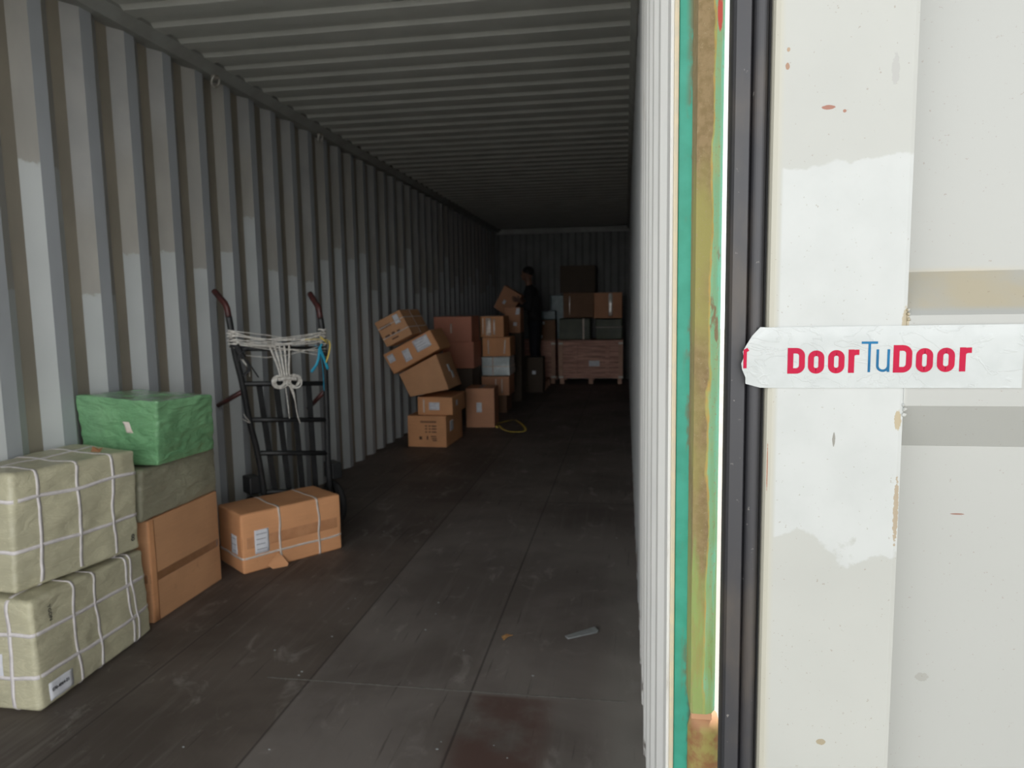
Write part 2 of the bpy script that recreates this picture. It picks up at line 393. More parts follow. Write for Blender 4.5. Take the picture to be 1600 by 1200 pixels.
def sheet(name, prof, axis, a, b, th, mats, idx, parent=None):
    """corrugated sheet: open profile of (s, depth, normal sign handled by caller) pts given as 3D at t=a and t=b; thickness th vector"""
    bm = bmesh.new(); th = Vector(th)
    def P(p, t): return Vector({'x': (t, p[0], p[1]), 'y': (p[0], t, p[1]), 'z': (p[0], p[1], t)}[axis])
    rows = [[bm.verts.new(P(p, t) + o) for p in prof] for t, o in ((a, th*0), (b, th*0), (b, th), (a, th))]
    n = len(prof)
    for r in range(4):
        A, B = rows[r], rows[(r+1) % 4]
        for i in range(n-1):
            f = bm.faces.new((A[i], A[i+1], B[i+1], B[i])); f.material_index = idx[i] if idx else 0
    bm.faces.new([rows[r][0] for r in range(4)]); bm.faces.new([rows[r][-1] for r in range(3, -1, -1)])
    bmesh.ops.recalc_face_normals(bm, faces=bm.faces[:])
    return obj(name, bm, mats, parent)
def text_mesh(s, size, mat, name, parent, mtx, bold=0.0):
    cu = bpy.data.curves.new(name, 'FONT'); cu.body = s; cu.size = size; cu.extrude = .0003; cu.offset = bold
    cu.align_x = 'CENTER'; cu.align_y = 'CENTER'
    to = bpy.data.objects.new('tmp', cu); COL.objects.link(to)
    dg = bpy.context.evaluated_depsgraph_get(); me = bpy.data.meshes.new_from_object(to.evaluated_get(dg))
    bpy.data.objects.remove(to); me.transform(mtx); me.materials.clear(); me.materials.append(M[mat])
    o = bpy.data.objects.new(name, me); COL.objects.link(o); o.parent = parent; return o

# ------------------------------------------------------------------ the container shell
# left wall: crest (towards the room) at x=0, trough at x=-0.036, pitch 0.278
def corr(y0, y1, first_crest_end, pitch, crest, slope, trough):
    out = []; k = math.floor((y0-first_crest_end)/pitch)-1
    while True:
        e = first_crest_end + k*pitch
        for s, d, m in ((e-crest, 0, 0), (e, 0, 1), (e+slope, 1, 2), (e+slope+trough, 1, 1)):
            out.append((s, d, m))
        if e > y1+pitch: break
        k += 1
    pts = []
    for i in range(len(out)-1):
        (s, d, m), (s2, d2, _) = out[i], out[i+1]
        if s2 <= y0 or s >= y1: continue
        if not pts:
            t = max(0, (y0-s)/(s2-s)); pts.append((max(s, y0), d+(d2-d)*t))
            idx = []
        idx.append(m); t = min(1, (y1-s)/(s2-s)); pts.append((min(s2, y1), d+(d2-d)*t))
    return pts, idx
pts, idx = corr(0.03, L, 1.813, .278, .070, .068, .070)
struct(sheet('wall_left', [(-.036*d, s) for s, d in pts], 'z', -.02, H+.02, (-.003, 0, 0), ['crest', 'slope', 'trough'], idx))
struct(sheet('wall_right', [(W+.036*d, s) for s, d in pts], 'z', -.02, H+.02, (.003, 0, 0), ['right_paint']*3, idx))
pts, idx = corr(0, W, .15, .25, .09, .045, .07)
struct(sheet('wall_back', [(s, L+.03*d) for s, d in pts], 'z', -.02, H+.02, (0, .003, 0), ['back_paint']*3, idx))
# roof: narrow bright slopes facing the doors
rp = []; y = .13; P_ = .209; Y0r = 2.579 - 12*P_
prof = [(0.02, H)]
k = 0
while True:
    y = Y0r + k*P_
    if y + P_ > L-.08: break
    prof += [(y, H), (y+.024, H-.0155), (y+.110, H-.0155), (y+.145, H)]
    k += 1
prof.append((L, H))
struct(sheet('ceiling', prof, 'x', .075, W-.028, (0, 0, .003), ['roof_paint'], None))
pr = [(-.045, H-.056), (.040, H-.056), (.089, H-.0165), (.089, H+.02), (-.045, H+.02)]
struct(prism('trim_1', pr, 'y', .0, L, 'rail_paint'), 'grey top side rail along the left wall')
pr = [(W+.045, H-.056), (W-.004, H-.056), (W-.012, H-.050), (W-.034, H-.017), (W-.034, H+.02), (W+.045, H+.02)]
struct(prism('trim_2', pr, 'y', .0, L, 'rail_paint'))
struct(box('trim_3', .0, W, L-.035, L+.02, H-.09, H+.02, 'rail_paint'))
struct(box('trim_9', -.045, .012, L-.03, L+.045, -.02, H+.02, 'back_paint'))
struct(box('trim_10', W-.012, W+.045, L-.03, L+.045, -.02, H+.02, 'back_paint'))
struct(box('trim_4', -.04, W+.04, -.02, .06, H-.02, H+.12, 'green_paint'))
# roof skin above keeps the sun out
struct(box('ceiling_skin', -.045, W+.045, 0, L+.03, H+.02, H+.035, 'rail_paint'))
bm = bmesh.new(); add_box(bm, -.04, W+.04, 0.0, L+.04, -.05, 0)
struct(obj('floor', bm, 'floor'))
struct(box('trim_5', 1.0, W-.05, 1.466, 1.471, .0, .0008, simple('seam_steel', (.20, .19, .17), (.09, .085, .075), 30, .6)))
struct(box('trim_6', -.045, W+.045, -.02, 0, -.14, 0.0, 'green_paint'))
struct(box('ground', -30, 30, -30, 40, -.45, -.14, 'concrete'))

# rear corner posts
r = struct(thing('trim_7', 'green painted rear corner post with cream inner edge', 'post', (0, 0, 0)))
box('post_face', 2.3565, 2.4030, 0.0, .06, -.14, 2.72, 'green_paint', r, .0015)
box('inner_edge', 2.3515, 2.3565, -.002, .05, 0, 2.70, 'cream_edge', r, .001)
box('inner_strip', 2.3475, 2.3515, .002, .055, 0, 2.70, 'right_paint', r, .001)
pr = [(2.3715, -.001), (2.3715, -.058), (2.3735, -.060), (2.3875, -.060), (2.3900, -.0592), (2.3955, -.056), (2.3992, -.049), (2.4005, -.040), (2.4005, -.001)]
b = prism('lock_bar', pr, 'z', .876, 2.68, 'rusty_bar', r)
bm = bmesh.new()
add_box(bm, 2.3725, 2.3955, -.058, -.004, .868, .876, .001); bmesh.ops.recalc_face_normals(bm, faces=bm.faces[:])
obj('bar_end', bm, 'hinge_rust', r)
bm = bmesh.new()
add_tube(bm, [(2.3895, -.034, .30), (2.3895, -.034, .845), (2.3895, -.034, .862)], [.019, .019, .015], 20)
bmesh.ops.recalc_face_normals(bm, faces=bm.faces[:]); obj('hinge_lug', bm, 'hinge_rust', r, True)
l = struct(thing('trim_8', 'green painted left rear corner post', 'post'))
box('post_face', -.055, -.004, 0.0, .06, -.14, 2.72, 'green_paint', l, .0015)

# right door leaf, swung open flat beside the post, inner side towards the camera
d = struct(thing('door_1', 'cream steel container door leaf folded open beside the corner post', 'door', (0, 0, 0)))
DY = -.22
def stile(x0, x1):
    pr = [(x0, DY+.05), (x0, DY+.005), (x0+.0015, DY+.0015), (x0+.005, DY), (x1-.004, DY), (x1-.001, DY+.001), (x1, DY+.004), (x1, DY+.05)]
    return prism('stile', pr, 'z', .04, 2.62, 'door', d)
stile(2.4165, 2.5275); stile(3.45, 3.56)
zs = [(.10, 1)]
for c in (.19, .7425, 1.2925, 1.8425, 2.39):   # raised horizontal ribs
    zs += [(c-.078, 1), (c-.0375, 0), (c+.0375, 0), (c+.074, 1)]
zs.append((2.56, 1))
prof = [(DY+.0005+.036*q, z) for z, q in zs]
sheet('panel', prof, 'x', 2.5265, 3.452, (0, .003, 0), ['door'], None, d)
box('rail', 2.5265, 3.452, DY+.001, DY+.05, .04, .12, 'door', d); box('rail', 2.5265, 3.452, DY+.001, DY+.05, 2.54, 2.62, 'door', d)
# weld bead at the rib ends
bm = bmesh.new()
for (x, z, s) in ((2.5275, 1.331, .0017), (2.5280, 1.327, .0016), (2.5270, 1.3345, .0014), (2.5265, 1.256, .0016), (2.5278, 1.252, .0017), (2.5275, 1.2475, .0018)):
    bmesh.ops.create_icosphere(bm, subdivisions=2, radius=s, matrix=Matrix.Translation((x, DY+.0008, z)))
for v in bm.verts: v.co += Vector(noise.noise_vector(v.co*700))*.0010
obj('weld_bead', bm, 'door', d, True)
pr = [(2.3858, DY+.035), (2.3853, DY+.018), (2.3861, DY+.009), (2.3880, DY+.006), (2.3995, DY+.006), (2.4010, DY+.009), (2.4015, DY+.018), (2.4015, DY+.035)]
g = prism('gasket_lip', pr, 'z', .04, 2.62, 'gasket', d)
n = 14; cx, cy, rr = 2.4080, DY+.014, .0068
pr = [(cx+rr*math.cos(a), cy+1.55*rr*math.sin(a)) for a in [PI + PI*i/n for i in range(n+1)]] + [(2.4148, DY+.03), (2.4012, DY+.03)]
prism('gasket_bulb', pr, 'z', .04, 2.62, 'gasket', d, smooth=False)
box('gasket_web', 2.4150, 2.4166, DY+.012, DY+.03, .04, 2.62, 'rubber', d)

# printed tape on the door
tp = thing('printed_packing_tape', 'white packing tape reading DoorTuDoor stuck across the open door', 'tape', (2.41, DY, 1.296))
o0 = Vector((2.41, DY, 1.296))
outl = [(2.4105, 1.3218), (2.404, 1.3145), (2.3990, 1.306), (2.3965, 1.301), (2.3975, 1.2965), (2.3955, 1.291), (2.3962, 1.286), (2.3990, 1.279), (2.3992, 1.2735), (2.4110, 1.2702), (2.4165, 1.2700)]
topx = [(2.6145 - i*(2.6145-2.4165)/20) for i in range(21)]
bm = bmesh.new()
loop = [(x, 1.2700 + (x-2.4165)*.001) for x in reversed(topx)][1:] + [(x, 1.3215 + (x-2.4165)*.003) for x in topx]
loop = outl + loop
A = [bm.verts.new(Vector((x, DY-.0008 - (.0006 if x > 2.42 else 0), z))-o0) for x, z in loop]
B = [bm.verts.new(Vector((x, DY-.0003, z))-o0) for x, z in loop]
bm.faces.new(A); bm.faces.new(B[::-1])
for i in range(len(A)): bm.faces.new((A[i], B[i], B[(i+1) % len(A)], A[(i+1) % len(A)]))
bmesh.ops.recalc_face_normals(bm, faces=bm.faces[:]); bmesh.ops.triangulate(bm, faces=bm.faces[:])
obj('film', bm, 'tape_film', tp)
def stroke(bm, pts, w, closed=False, y=DY-.0016, th=.00025):
    m = len(pts); q = []
    for i in range(m):
        a = Vector(pts[i-1]) if (i > 0 or closed) else Vector(pts[i]); b = Vector(pts[(i+1) % m]) if (i < m-1 or closed) else Vector(pts[i])
        c = Vector(pts[i]); d1 = (c-a); d2 = (b-c)
        if d1.length == 0: d1 = d2
        if d2.length == 0: d2 = d1
        d1.normalize(); d2.normalize(); t = (d1+d2).normalized(); nrm = Vector((-t.y, t.x)); k = max(.5, nrm.dot(Vector((-d1.y, d1.x))))
        q.append((c + nrm*w/2/k, c - nrm*w/2/k))
    V = [[bm.verts.new(Vector((p.x, yy, p.y))-o0) for p in pr for yy in (y, y+th)] for pr in q]
    for i in range(m if closed else m-1):
        A, B = V[i], V[(i+1) % m]
        for (s, e) in ((0, 2), (2, 3), (3, 1), (1, 0)): bm.faces.new((A[s], A[e], B[e], B[s]))
    if not closed: bm.faces.new((V[0][0], V[0][1], V[0][3], V[0][2])); bm.faces.new((V[-1][0], V[-1][2], V[-1][3], V[-1][1]))
def arcp(cx, cz, rx, rz, a0, a1, n=7): return [(cx+rx*math.cos(math.radians(a0+(a1-a0)*i/n)), cz+rz*math.sin(math.radians(a0+(a1-a0)*i/n))) for i in range(n+1)]
def letter(ch, x0, x1, z0, z1, w, mat, cut=None):
    bm = bmesh.new(); h = w/2; a, b, c, e = x0+h, x1-h, z0+h, z1-h
    if ch == 'o' or ch == 'D':
        rx = (b-a)/2; rz = rx*.95
        p = arcp(b-rx, e-rz, rx, rz, 0, 90)
        if ch == 'o': p += arcp(a+rx, e-rz, rx, rz, 90, 180) + arcp(a+rx, c+rz, rx, rz, 180, 270)
        else: p += [(a, e), (a, c)]
        p += arcp(b-rx, c+rz, rx, rz, 270, 360)
        stroke(bm, p, w, True)
    elif ch == 'r':
        stroke(bm, [(a, z0), (a, z1)], w)
        rx = (b-a)
        stroke(bm, [(a, c+(e-c)*.62)] + arcp(a+rx, e-rx*.9, rx, rx*.9, 160, 92, 5) + [(x1, e)], w*.95, y=DY-.00161)
    elif ch == 'T':
        m = (x0+x1)/2; stroke(bm, [(x0, z1-h), (x1, z1-h)], w); stroke(bm, [(m, z0), (m, z1-w)], w)
    elif ch == 'u':
        rx = (b-a)/2; stroke(bm, [(a, z1)] + arcp(a+rx, c+rx, rx, rx, 180, 270) + arcp(b-rx, c+rx, rx, rx, 270, 360)[1:], w)
        stroke(bm, [(b, z0), (b, z1)], w, y=DY-.00161)
    bmesh.ops.recalc_face_normals(bm, faces=bm.faces[:])
    return obj('printed_letter', bm, mat, tp)
for ch, x0, x1, z0, z1 in [('D', 2.4330, 2.4470, 1.2822, 1.3040), ('o', 2.4495, 2.4625, 1.2822, 1.3018), ('o', 2.4655, 2.4785, 1.2824, 1.3020), ('r', 2.4815, 2.4900, 1.2828, 1.3024),
                           ('D', 2.5165, 2.5310, 1.2830, 1.3058), ('o', 2.5340, 2.5470, 1.2832, 1.3032), ('o', 2.5500, 2.5635, 1.2834, 1.3034), ('r', 2.5670, 2.5760, 1.2838, 1.3036)]:
    letter(ch, x0, x1, z0, z1, .0047, 'print_red')
letter('T', 2.4915, 2.5042, 1.2834, 1.3090, .0020, 'print_blue'); letter('u', 2.5033, 2.5138, 1.2836, 1.3024, .0020, 'print_blue')
bm = bmesh.new(); stroke(bm, [(2.3985, 1.2868), (2.3985, 1.3030)], .0028, y=DY-.0011); stroke(bm, [(2.3985, 1.3015), (2.4010, 1.3032)], .003, y=DY-.00112)
obj('printed_letter', bm, 'print_red', tp)

# ------------------------------------------------------------------ boxes and wrapped bales
class Hex:
    """a box given by eight corners (u right, v away, w up), with rounded edges, bulge and wrinkles"""
    def __init__(s, name, label, cat, c, mat, r=.006, wr=0, bulge=0, seg=6, wf=7.0, group=None, seed=0):
        s.c = [Vector(p) for p in c]
        base = (s.c[0]+s.c[1]+s.c[2]+s.c[3])/4; base.z = min(p.z for p in s.c[:4])
        s.c = [p-base for p in s.c]; s.base = base
        e = lambda i, j: (s.c[i]-s.c[j]).length
        s.h = Vector((e(0, 1)+e(3, 2)+e(4, 5)+e(7, 6), e(0, 3)+e(1, 2)+e(4, 7)+e(5, 6), e(0, 4)+e(1, 5)+e(2, 6)+e(3, 7)))/8
        s.r, s.wr, s.bulge, s.wf = r, wr, bulge, wf; s.sd = Vector((seed*3.1, seed*1.7, seed*2.3))
        s.o = thing(name, label, cat, base, group)
        bm = bmesh.new(); V = {}
        def vert(u, v, w):
            k = (round(u, 5), round(v, 5), round(w, 5))
            if k not in V: V[k] = bm.verts.new(s.P(u, v, w))
            return V[k]
        # parameter steps with extra rows near the edges
        def steps(h):
            q = min(.3, r*1.0/(2*h)); inner = [q+(1-2*q)*i/seg for i in range(seg+1)]
            return [0, q*.35, q*.7] + inner + [1-q*.7, 1-q*.35, 1]
        U, Vv, Ww = steps(s.h.x), steps(s.h.y), steps(s.h.z)
        for fx, A, B in ((lambda a, b: (a, b, 0), U, Vv), (lambda a, b: (a, b, 1), U, Vv), (lambda a, b: (a, 0, b), U, Ww),
                         (lambda a, b: (a, 1, b), U, Ww), (lambda a, b: (0, a, b), Vv, Ww), (lambda a, b: (1, a, b), Vv, Ww)):
            for i in range(len(A)-1):
                for j in range(len(B)-1):
                    bm.faces.new((vert(*fx(A[i], B[j])), vert(*fx(A[i+1], B[j])), vert(*fx(A[i+1], B[j+1])), vert(*fx(A[i], B[j+1]))))
        bmesh.ops.recalc_face_normals(bm, faces=bm.faces[:])
        s.body = obj('body', bm, mat, s.o, True)
    def P(s, u, v, w, off=0):
        h = s.h; p = Vector(((2*u-1)*h.x, (2*v-1)*h.y, (2*w-1)*h.z)); r = s.r
        q = Vector([max(-(h[i]-r), min(h[i]-r, p[i])) for i in range(3)]); d_ = p-q
        n_ = d_.normalized() if d_.length > 1e-9 else Vector((0, 0, 0))
        p = q + n_*r if d_.length > 1e-9 else p
        amt = off
        if s.wr:
            x = p*s.wf + s.sd
            amt += s.wr*(noise.noise(x*.55)*1.3 + (abs(noise.noise(Vector((x.x*1.3, x.y*1.3, x.z*2.2))))-.25)*-1.1 + noise.noise(x*3.1)*.35)
        if s.bulge:
            a, b, c = 1-(2*u-1)**2, 1-(2*v-1)**2, 1-(2*w-1)**2
            amt += s.bulge*(max(a*b, b*c, a*c) if True else 0)
        if w < .02: amt = min(amt, 0) if off == 0 else off
        p = p + n_*amt
        a, b, c = [(p[i]/h[i]+1)/2 for i in range(3)]
        K = s.c
        lo = (K[0]*(1-a)+K[1]*a)*(1-b) + (K[3]*(1-a)+K[2]*a)*b
        hi = (K[4]*(1-a)+K[5]*a)*(1-b) + (K[7]*(1-a)+K[6]*a)*b
        return lo*(1-c) + hi*c
    def fm(s, face):
        return {'front': lambda a, b: (a, 0, b), 'back': lambda a, b: (a, 1, b), 'right': lambda a, b: (1, a, b), 'left': lambda a, b: (0, a, b),
                'top': lambda a, b: (a, b, 1), 'bottom': lambda a, b: (a, b, 0)}[face]
    def patch(s, name, face, a0, a1, b0, b1, mat, off=.0012, parent=None, n=6, skew=0, th=.0009):
        f = s.fm(face); bm = bmesh.new(); G = []
        for k, of in ((0, off), (1, off-th)):
            G.append([[bm.verts.new(s.P(*f(a0+(a1-a0)*i/n + skew*(j/n-.5), b0+(b1-b0)*j/n), of)) for j in range(n+1)] for i in range(n+1)])
        for k in range(2):
            for i in range(n):
                for j in range(n): bm.faces.new((G[k][i][j], G[k][i+1][j], G[k][i+1][j+1], G[k][i][j+1]))
        rim = [(i, 0) for i in range(n)] + [(n, j) for j in range(n)] + [(i, n) for i in range(n, 0, -1)] + [(0, j) for j in range(n, 0, -1)]
        for t_ in range(len(rim)):
            (i, j), (i2, j2) = rim[t_], rim[(t_+1) % len(rim)]
            bm.faces.new((G[0][i][j], G[0][i2][j2], G[1][i2][j2], G[1][i][j]))
        bmesh.ops.recalc_face_normals(bm, faces=bm.faces[:])
        return obj(name, bm, mat, parent or s.o, True)
    def label(s, face, a0, a1, b0, b1, lines=3, skew=0, mat='paper', vertical=False):
        p = s.patch('paper_label', face, a0, a1, b0, b1, mat, .0016, skew=skew)
        if lines:
            f = s.fm(face)
            for k in range(lines):
                bm = bmesh.new()
                bb = b0+(b1-b0)*(.18+.64*k/max(1, lines-1)); x0 = a0+(a1-a0)*.12; x1 = a0+(a1-a0)*(.88 - .25*random.random())
                hh = (b1-b0)*.011
                vs_ = [bm.verts.new(s.P(*f(aa + skew*((b_-b0)/(b1-b0)-.5), b_), of)) for of in (.0022, .0017) for aa, b_ in ((x0, bb-hh), (x1, bb-hh), (x1, bb+hh), (x0, bb+hh))]
                for q in ((0, 1, 2, 3), (4, 5, 6, 7), (0, 1, 5, 4), (1, 2, 6, 5), (2, 3, 7, 6), (3, 0, 4, 7)): bm.faces.new([vs_[i] for i in q])
                bmesh.ops.recalc_face_normals(bm, faces=bm.faces[:])
                obj('print_line', bm, 'ink_grey', p)
        return p
    def strap(s, axis, t, width, mat='strap_white', off=.0025, name='strap', wob=0, n=22, th=.0016, dbl=None, tilt=0):
        """ribbon right round the box at parameter t of the given axis"""
        per = [(i/n, 0) for i in range(n)] + [(1, i/n) for i in range(n)] + [(1-i/n, 1) for i in range(n)] + [(0, 1-i/n) for i in range(n)]
        half = width/2/(2*s.h['uvw'.index(axis)]); bm = bmesh.new(); R = []
        for k, (a, b) in enumerate(per):
            tt = t + wob*noise.noise(Vector((a*3+t*9, b*3, t*5))) + tilt*(b-.5)
            row = []
            for sg, of in ((-1, off), (1, off), (1, off-th), (-1, off-th)):
                c = tt+sg*half
                uvw = {'u': (c, a, b), 'v': (a, c, b), 'w': (a, b, c)}[axis]
                row.append(bm.verts.new(s.P(*uvw, of)))
            R.append(row)
        m = len(R)
        for i in range(m):
            A, B = R[i], R[(i+1) % m]
            for q in range(4): bm.faces.new((A[q], A[(q+1) % 4], B[(q+1) % 4], B[q]))
        bmesh.ops.recalc_face_normals(bm, faces=bm.faces[:])
        return obj(name, bm, mat, s.o, True)
def rect(x, y, ux, uy, w, dp, z0, z1):
    """eight corners of an upright box: near-left corner (x,y), unit direction (ux,uy) along its front"""
    U = Vector((ux, uy, 0)).normalized(); Vv = Vector((-U.y, U.x, 0)); p = Vector((x, y, 0))
    q = [p, p+U*w, p+U*w+Vv*dp, p+Vv*dp]
    return [v+Vector((0, 0, z0)) for v in q] + [v+Vector((0, 0, z1)) for v in q]
def front(bl, br, tr, tl, y, dp, dx=0):
    """eight corners from a front face in the plane y, pushed back by dp"""
    q = [Vector((p[0], y, p[1])) for p in (bl, br, tr, tl)]; b = [v+Vector((dx, dp, 0)) for v in q]
    return [q[0], q[1], b[1], b[0], q[3], q[2], b[2], b[3]]

# strapped olive bale on the floor
B1 = Hex('strapped_bale', 'olive woven bale on the floor under another, white straps, paper number label', 'bale',
         [(.030, 1.150, 0), (.352, 1.146, 0), (.318, 1.765, 0), (.02, 1.775, 0), (.030, 1.155, .384), (.335, 1.160, .384), (.318, 1.752, .364), (.02, 1.76, .366)],
         'weave_olive', .018, .008, .006, 44, 5, seed=1, group='strapped olive bales')
for t_ in (.315, .505, .80): B1.strap('v', t_, .013, wob=.02)
B1.strap('v', .845, .012, wob=.02, off=.0042)
for t_ in (.31, .69): B1.strap('w', t_, .013, wob=.02)
B1.strap('u', .70, .013, wob=.018)
pl_ = B1.patch('paper_label', 'right', .065, .245, .055, .215, 'paper', .002)
def face_text(hx, s, size, face, a, b, mat, name, parent, bold=0, rot=0, off=.003):
    f = hx.fm(face); p = hx.P(*f(a, b), off); q = hx.P(*f(a+.05, b), off); r_ = hx.P(*f(a, b+.05), off)
    X = (q-p).normalized(); N = X.cross(r_-p).normalized(); Z = N.cross(X)
    if rot: X, Z = X*math.cos(rot)+Z*math.sin(rot), -X*math.sin(rot)+Z*math.cos(rot)
    m = Matrix((X, Z, N)).transposed().to_4x4(); m.translation = p
    return text_mesh(s, size, mat, name, parent, m, bold)
face_text(B1, '070-4064-01', .0160, 'right', .150, .140, 'ink', 'printed_number', pl_, .0004)
face_text(B1, 'YGDN', .020, 'right', .125, .83, 'ink', 'printed_mark', B1.o, .0002, -PI/2, off=.006)
B1.label('front', .20, .60, .30, .52, 3)

B2 = Hex('strapped_bale', 'olive woven bale with white strap grid, stacked on top of another bale', 'bale',
         [(.012, 1.205, .396), (.262, 1.180, .398), (.325, 1.728, .376), (.055, 1.750, .378), (.004, 1.235, .80), (.245, 1.222, .800), (.335, 1.728, .785), (.040, 1.745, .80)],
         'weave_olive', .013, .008, .004, 44, 5, seed=4, group='strapped olive bales')
for t_ in (.175, .475, .765): B2.strap('v', t_, .013, wob=.018)
for t_ in (.345, .77): B2.strap('w', t_, .013, wob=.02, tilt=0)
B2.strap('u', .40, .012, wob=.02)
face_text(B2, '8', .040, 'right', .925, .13, 'ink', 'marker_number', B2.o, 0, off=.007)
bm = bmesh.new()   # torn scrap of tape sticking up from its top
p0 = B2.P(.70, .80, 1, .002)
q = [p0+Vector(v) for v in ((-.02, 0, 0), (.028, -.01, 0), (.034, 0, .018), (.012, .004, .012), (-.012, .002, .022))]
A = [bm.verts.new(v) for v in q]; Bv = [bm.verts.new(v+Vector((0, .0012, 0))) for v in q]
bm.faces.new(A); bm.faces.new(Bv[::-1])
for i in range(5): bm.faces.new((A[i], Bv[i], Bv[(i+1) % 5], A[(i+1) % 5]))
obj('torn_tape', bm, 'tape_brown', B2.o)

CA = Hex('cardboard_carton', 'tan carton standing on its side below the olive parcel, brown tape band', 'box',
         rect(.015, 1.832, 1, -.02, .272, .513, 0, .455), 'card_tan', .006, 0, .003, 8, seed=2)
CA.patch('packing_tape', 'right', .0, 1.0, .395, .475, 'tape_brown', n=14)
CA.patch('packing_tape', 'front', .0, 1.0, .395, .475, 'tape_brown', n=8)
CA.patch('flap_edge', 'right', .0, .075, .01, .99, 'card_orange', .003, th=.003)
OB = Hex('wrapped_parcel', 'flat dull olive parcel between the carton and the green parcel', 'parcel',
         [(.03, 1.785, .461), (.300, 1.775, .461), (.305, 2.325, .461), (.02, 2.33, .461), (.03, 1.80, .684), (.302, 1.785, .682), (.312, 2.33, .680), (.02, 2.34, .682)],
         'weave_dark', .016, .006, .004, 24, 8, seed=3)
GP = Hex('wrapped_parcel', 'shiny green plastic parcel on top of the stack beside the wall', 'parcel',
         [(-.003, 1.850, .694), (.352, 1.835, .694), (.392, 2.185, .694), (.035, 2.27, .694), (-.003, 1.815, 1.000), (.415, 1.77, .978), (.482, 2.06, .970), (.115, 2.09, .990)],
         'weave_green', .010, .008, .004, 34, 9, seed=6)
GP.patch('torn_tape', 'front', .60, .68, .50, .66, 'strap_clear', .003, skew=-.06)

LC = Hex('cardboard_carton', 'orange-tan carton bound with clear straps, lying alone before the hand truck', 'box',
         rect(.38, 2.40, .345, .445, .563, .30, 0, .312)[0:8], 'card_orange', .012, .0025, .003, 14, 6, seed=5)
# its front runs along the camera-facing long side; the narrow end faces left
for t_ in (.36, .755): LC.strap('u', t_, .011, 'strap_clear', wob=.02)
LC.strap('w', .27, .011, 'strap_clear', wob=.018)
LC.patch('packing_tape', 'front', .0, 1.0, .42, .60, 'tape_tan', n=16)
LC.label('front', .115, .25, .30, .70, 4); LC.label('left', .18, .42, .30, .62, 3)
bm = bmesh.new()   # torn flap hanging off the lower edge
p0 = LC.P(.33, 0, .12, .002)
q = [LC.P(.22, 0, .07, .003), LC.P(.32, 0, .24, .004), LC.P(.36, 0, .18, .010), LC.P(.40, 0, .05, .032)-Vector((0, 0, .004)), LC.P(.37, 0, .02, .040)-Vector((0, 0, .003)), LC.P(.27, 0, .02, .024)-Vector((0, 0, .003))]
A = [bm.verts.new(v) for v in q]; off = Vector((.007, -.006, 0)); Bv = [bm.verts.new(v+off*.3) for v in q]
bm.faces.new(A); bm.faces.new(Bv[::-1])
for i in range(6): bm.faces.new((A[i], Bv[i], Bv[(i+1) % 6], A[(i+1) % 6]))
bmesh.ops.recalc_face_normals(bm, faces=bm.faces[:]); obj('torn_flap', bm, 'card_orange', LC.o)

# leaning pile of cartons against the left wall
def carton(label, c, mat, tape=True, **kw):
    hx = Hex('cardboard_carton', label, 'box', c, mat, .005, 0, kw.pop('bulge', .002), 5, **kw)
    if tape:
        hx.patch('packing_tape', 'top', .43, .57, .01, .99, 'tape_brown', n=6)
    return hx
S1 = carton('bottom carton of the leaning pile, dark printed text on its front', rect(.222, 5.72, 1, -.04, .385, .58, 0, .303), 'card_orange', False, group='cartons of the leaning pile')
def pbar(hx, a0, a1, b0, b1):
    bm = bmesh.new()
    vs_ = [bm.verts.new(hx.P(a, 0, b, of)) for of in (.0012, .0006) for a, b in ((a0, b0), (a1, b0), (a1, b1), (a0, b1))]
    for q in ((0, 1, 2, 3), (4, 5, 6, 7), (0, 1, 5, 4), (1, 2, 6, 5), (2, 3, 7, 6), (3, 0, 4, 7)): bm.faces.new([vs_[i] for i in q])
    bmesh.ops.recalc_face_normals(bm, faces=bm.faces[:]); obj('printed_mark', bm, 'ink_brown', hx.o)
x = .34
while x < .74: pbar(S1, x, x+.022, .78, .84); x += .032
for b in (.66, .57, .47):
    for (x0, x1) in ((.46, .51), (.55, .60), (.63, .75)): pbar(S1, x0, x1, b, b+.035)
for q in ((.30, .37, .24, .34), (.495, .53, .24, .36), (.62, .75, .26, .29), (.60, .74, .33, .36), (.64, .76, .20, .23)): pbar(S1, *q)
S1.label('right', .22, .42, .45, .78, 2)
S2 = carton('small low carton second from the floor in the leaning pile, white label', rect(.322, 5.74, 1, -.02, .345, .52, .308, .480), 'card_orange', False, group='cartons of the leaning pile')
S2.label('front', .33, .63, .28, .72, 3); S2.patch('packing_tape', 'front', .16, .20, .0, 1.0, 'tape_clear', n=3)
S2.label('right', .25, .36, .45, .75, 0)
S3 = carton('big crushed carton tilting in the middle of the leaning pile', front((.262, .486), (.642, .562), (.528, .895), (.160, .705), 5.70, .46, .02), 'card_tan', False, bulge=.006, group='cartons of the leaning pile')
S3.label('right', .40, .55, .45, .66, 0); S3.label('right', .52, .66, .26, .46, 0)
S4 = carton('tilted long flat carton with three white labels near the pile top', front((.135, .713), (.589, .952), (.497, 1.128), (.036, .898), 5.62, .40, .01), 'card_orange', False, group='cartons of the leaning pile')
S4.label('front', .60, .90, .34, .92, 4); S4.label('front', .33, .47, .20, .74, 2, .02); S4.label('front', .04, .17, .50, .86, 2)
S5 = carton('topmost carton of the leaning pile, pale sticker and thin straps', front((.134, .980), (.380, 1.096), (.262, 1.320), (.022, 1.200), 5.45, .50, .03), 'card_tan', False, group='cartons of the leaning pile')
S5.label('front', .66, .86, .58, .92, 0, mat='paper')
for t_ in (.3, .7): S5.strap('w', t_, .008, 'strap_clear', off=.004)
S5.strap('v', .45, .008, 'strap_clear', off=.006)
for k in range(6): pbar(S5, .10+k*.07, .14+k*.07, .64, .76)
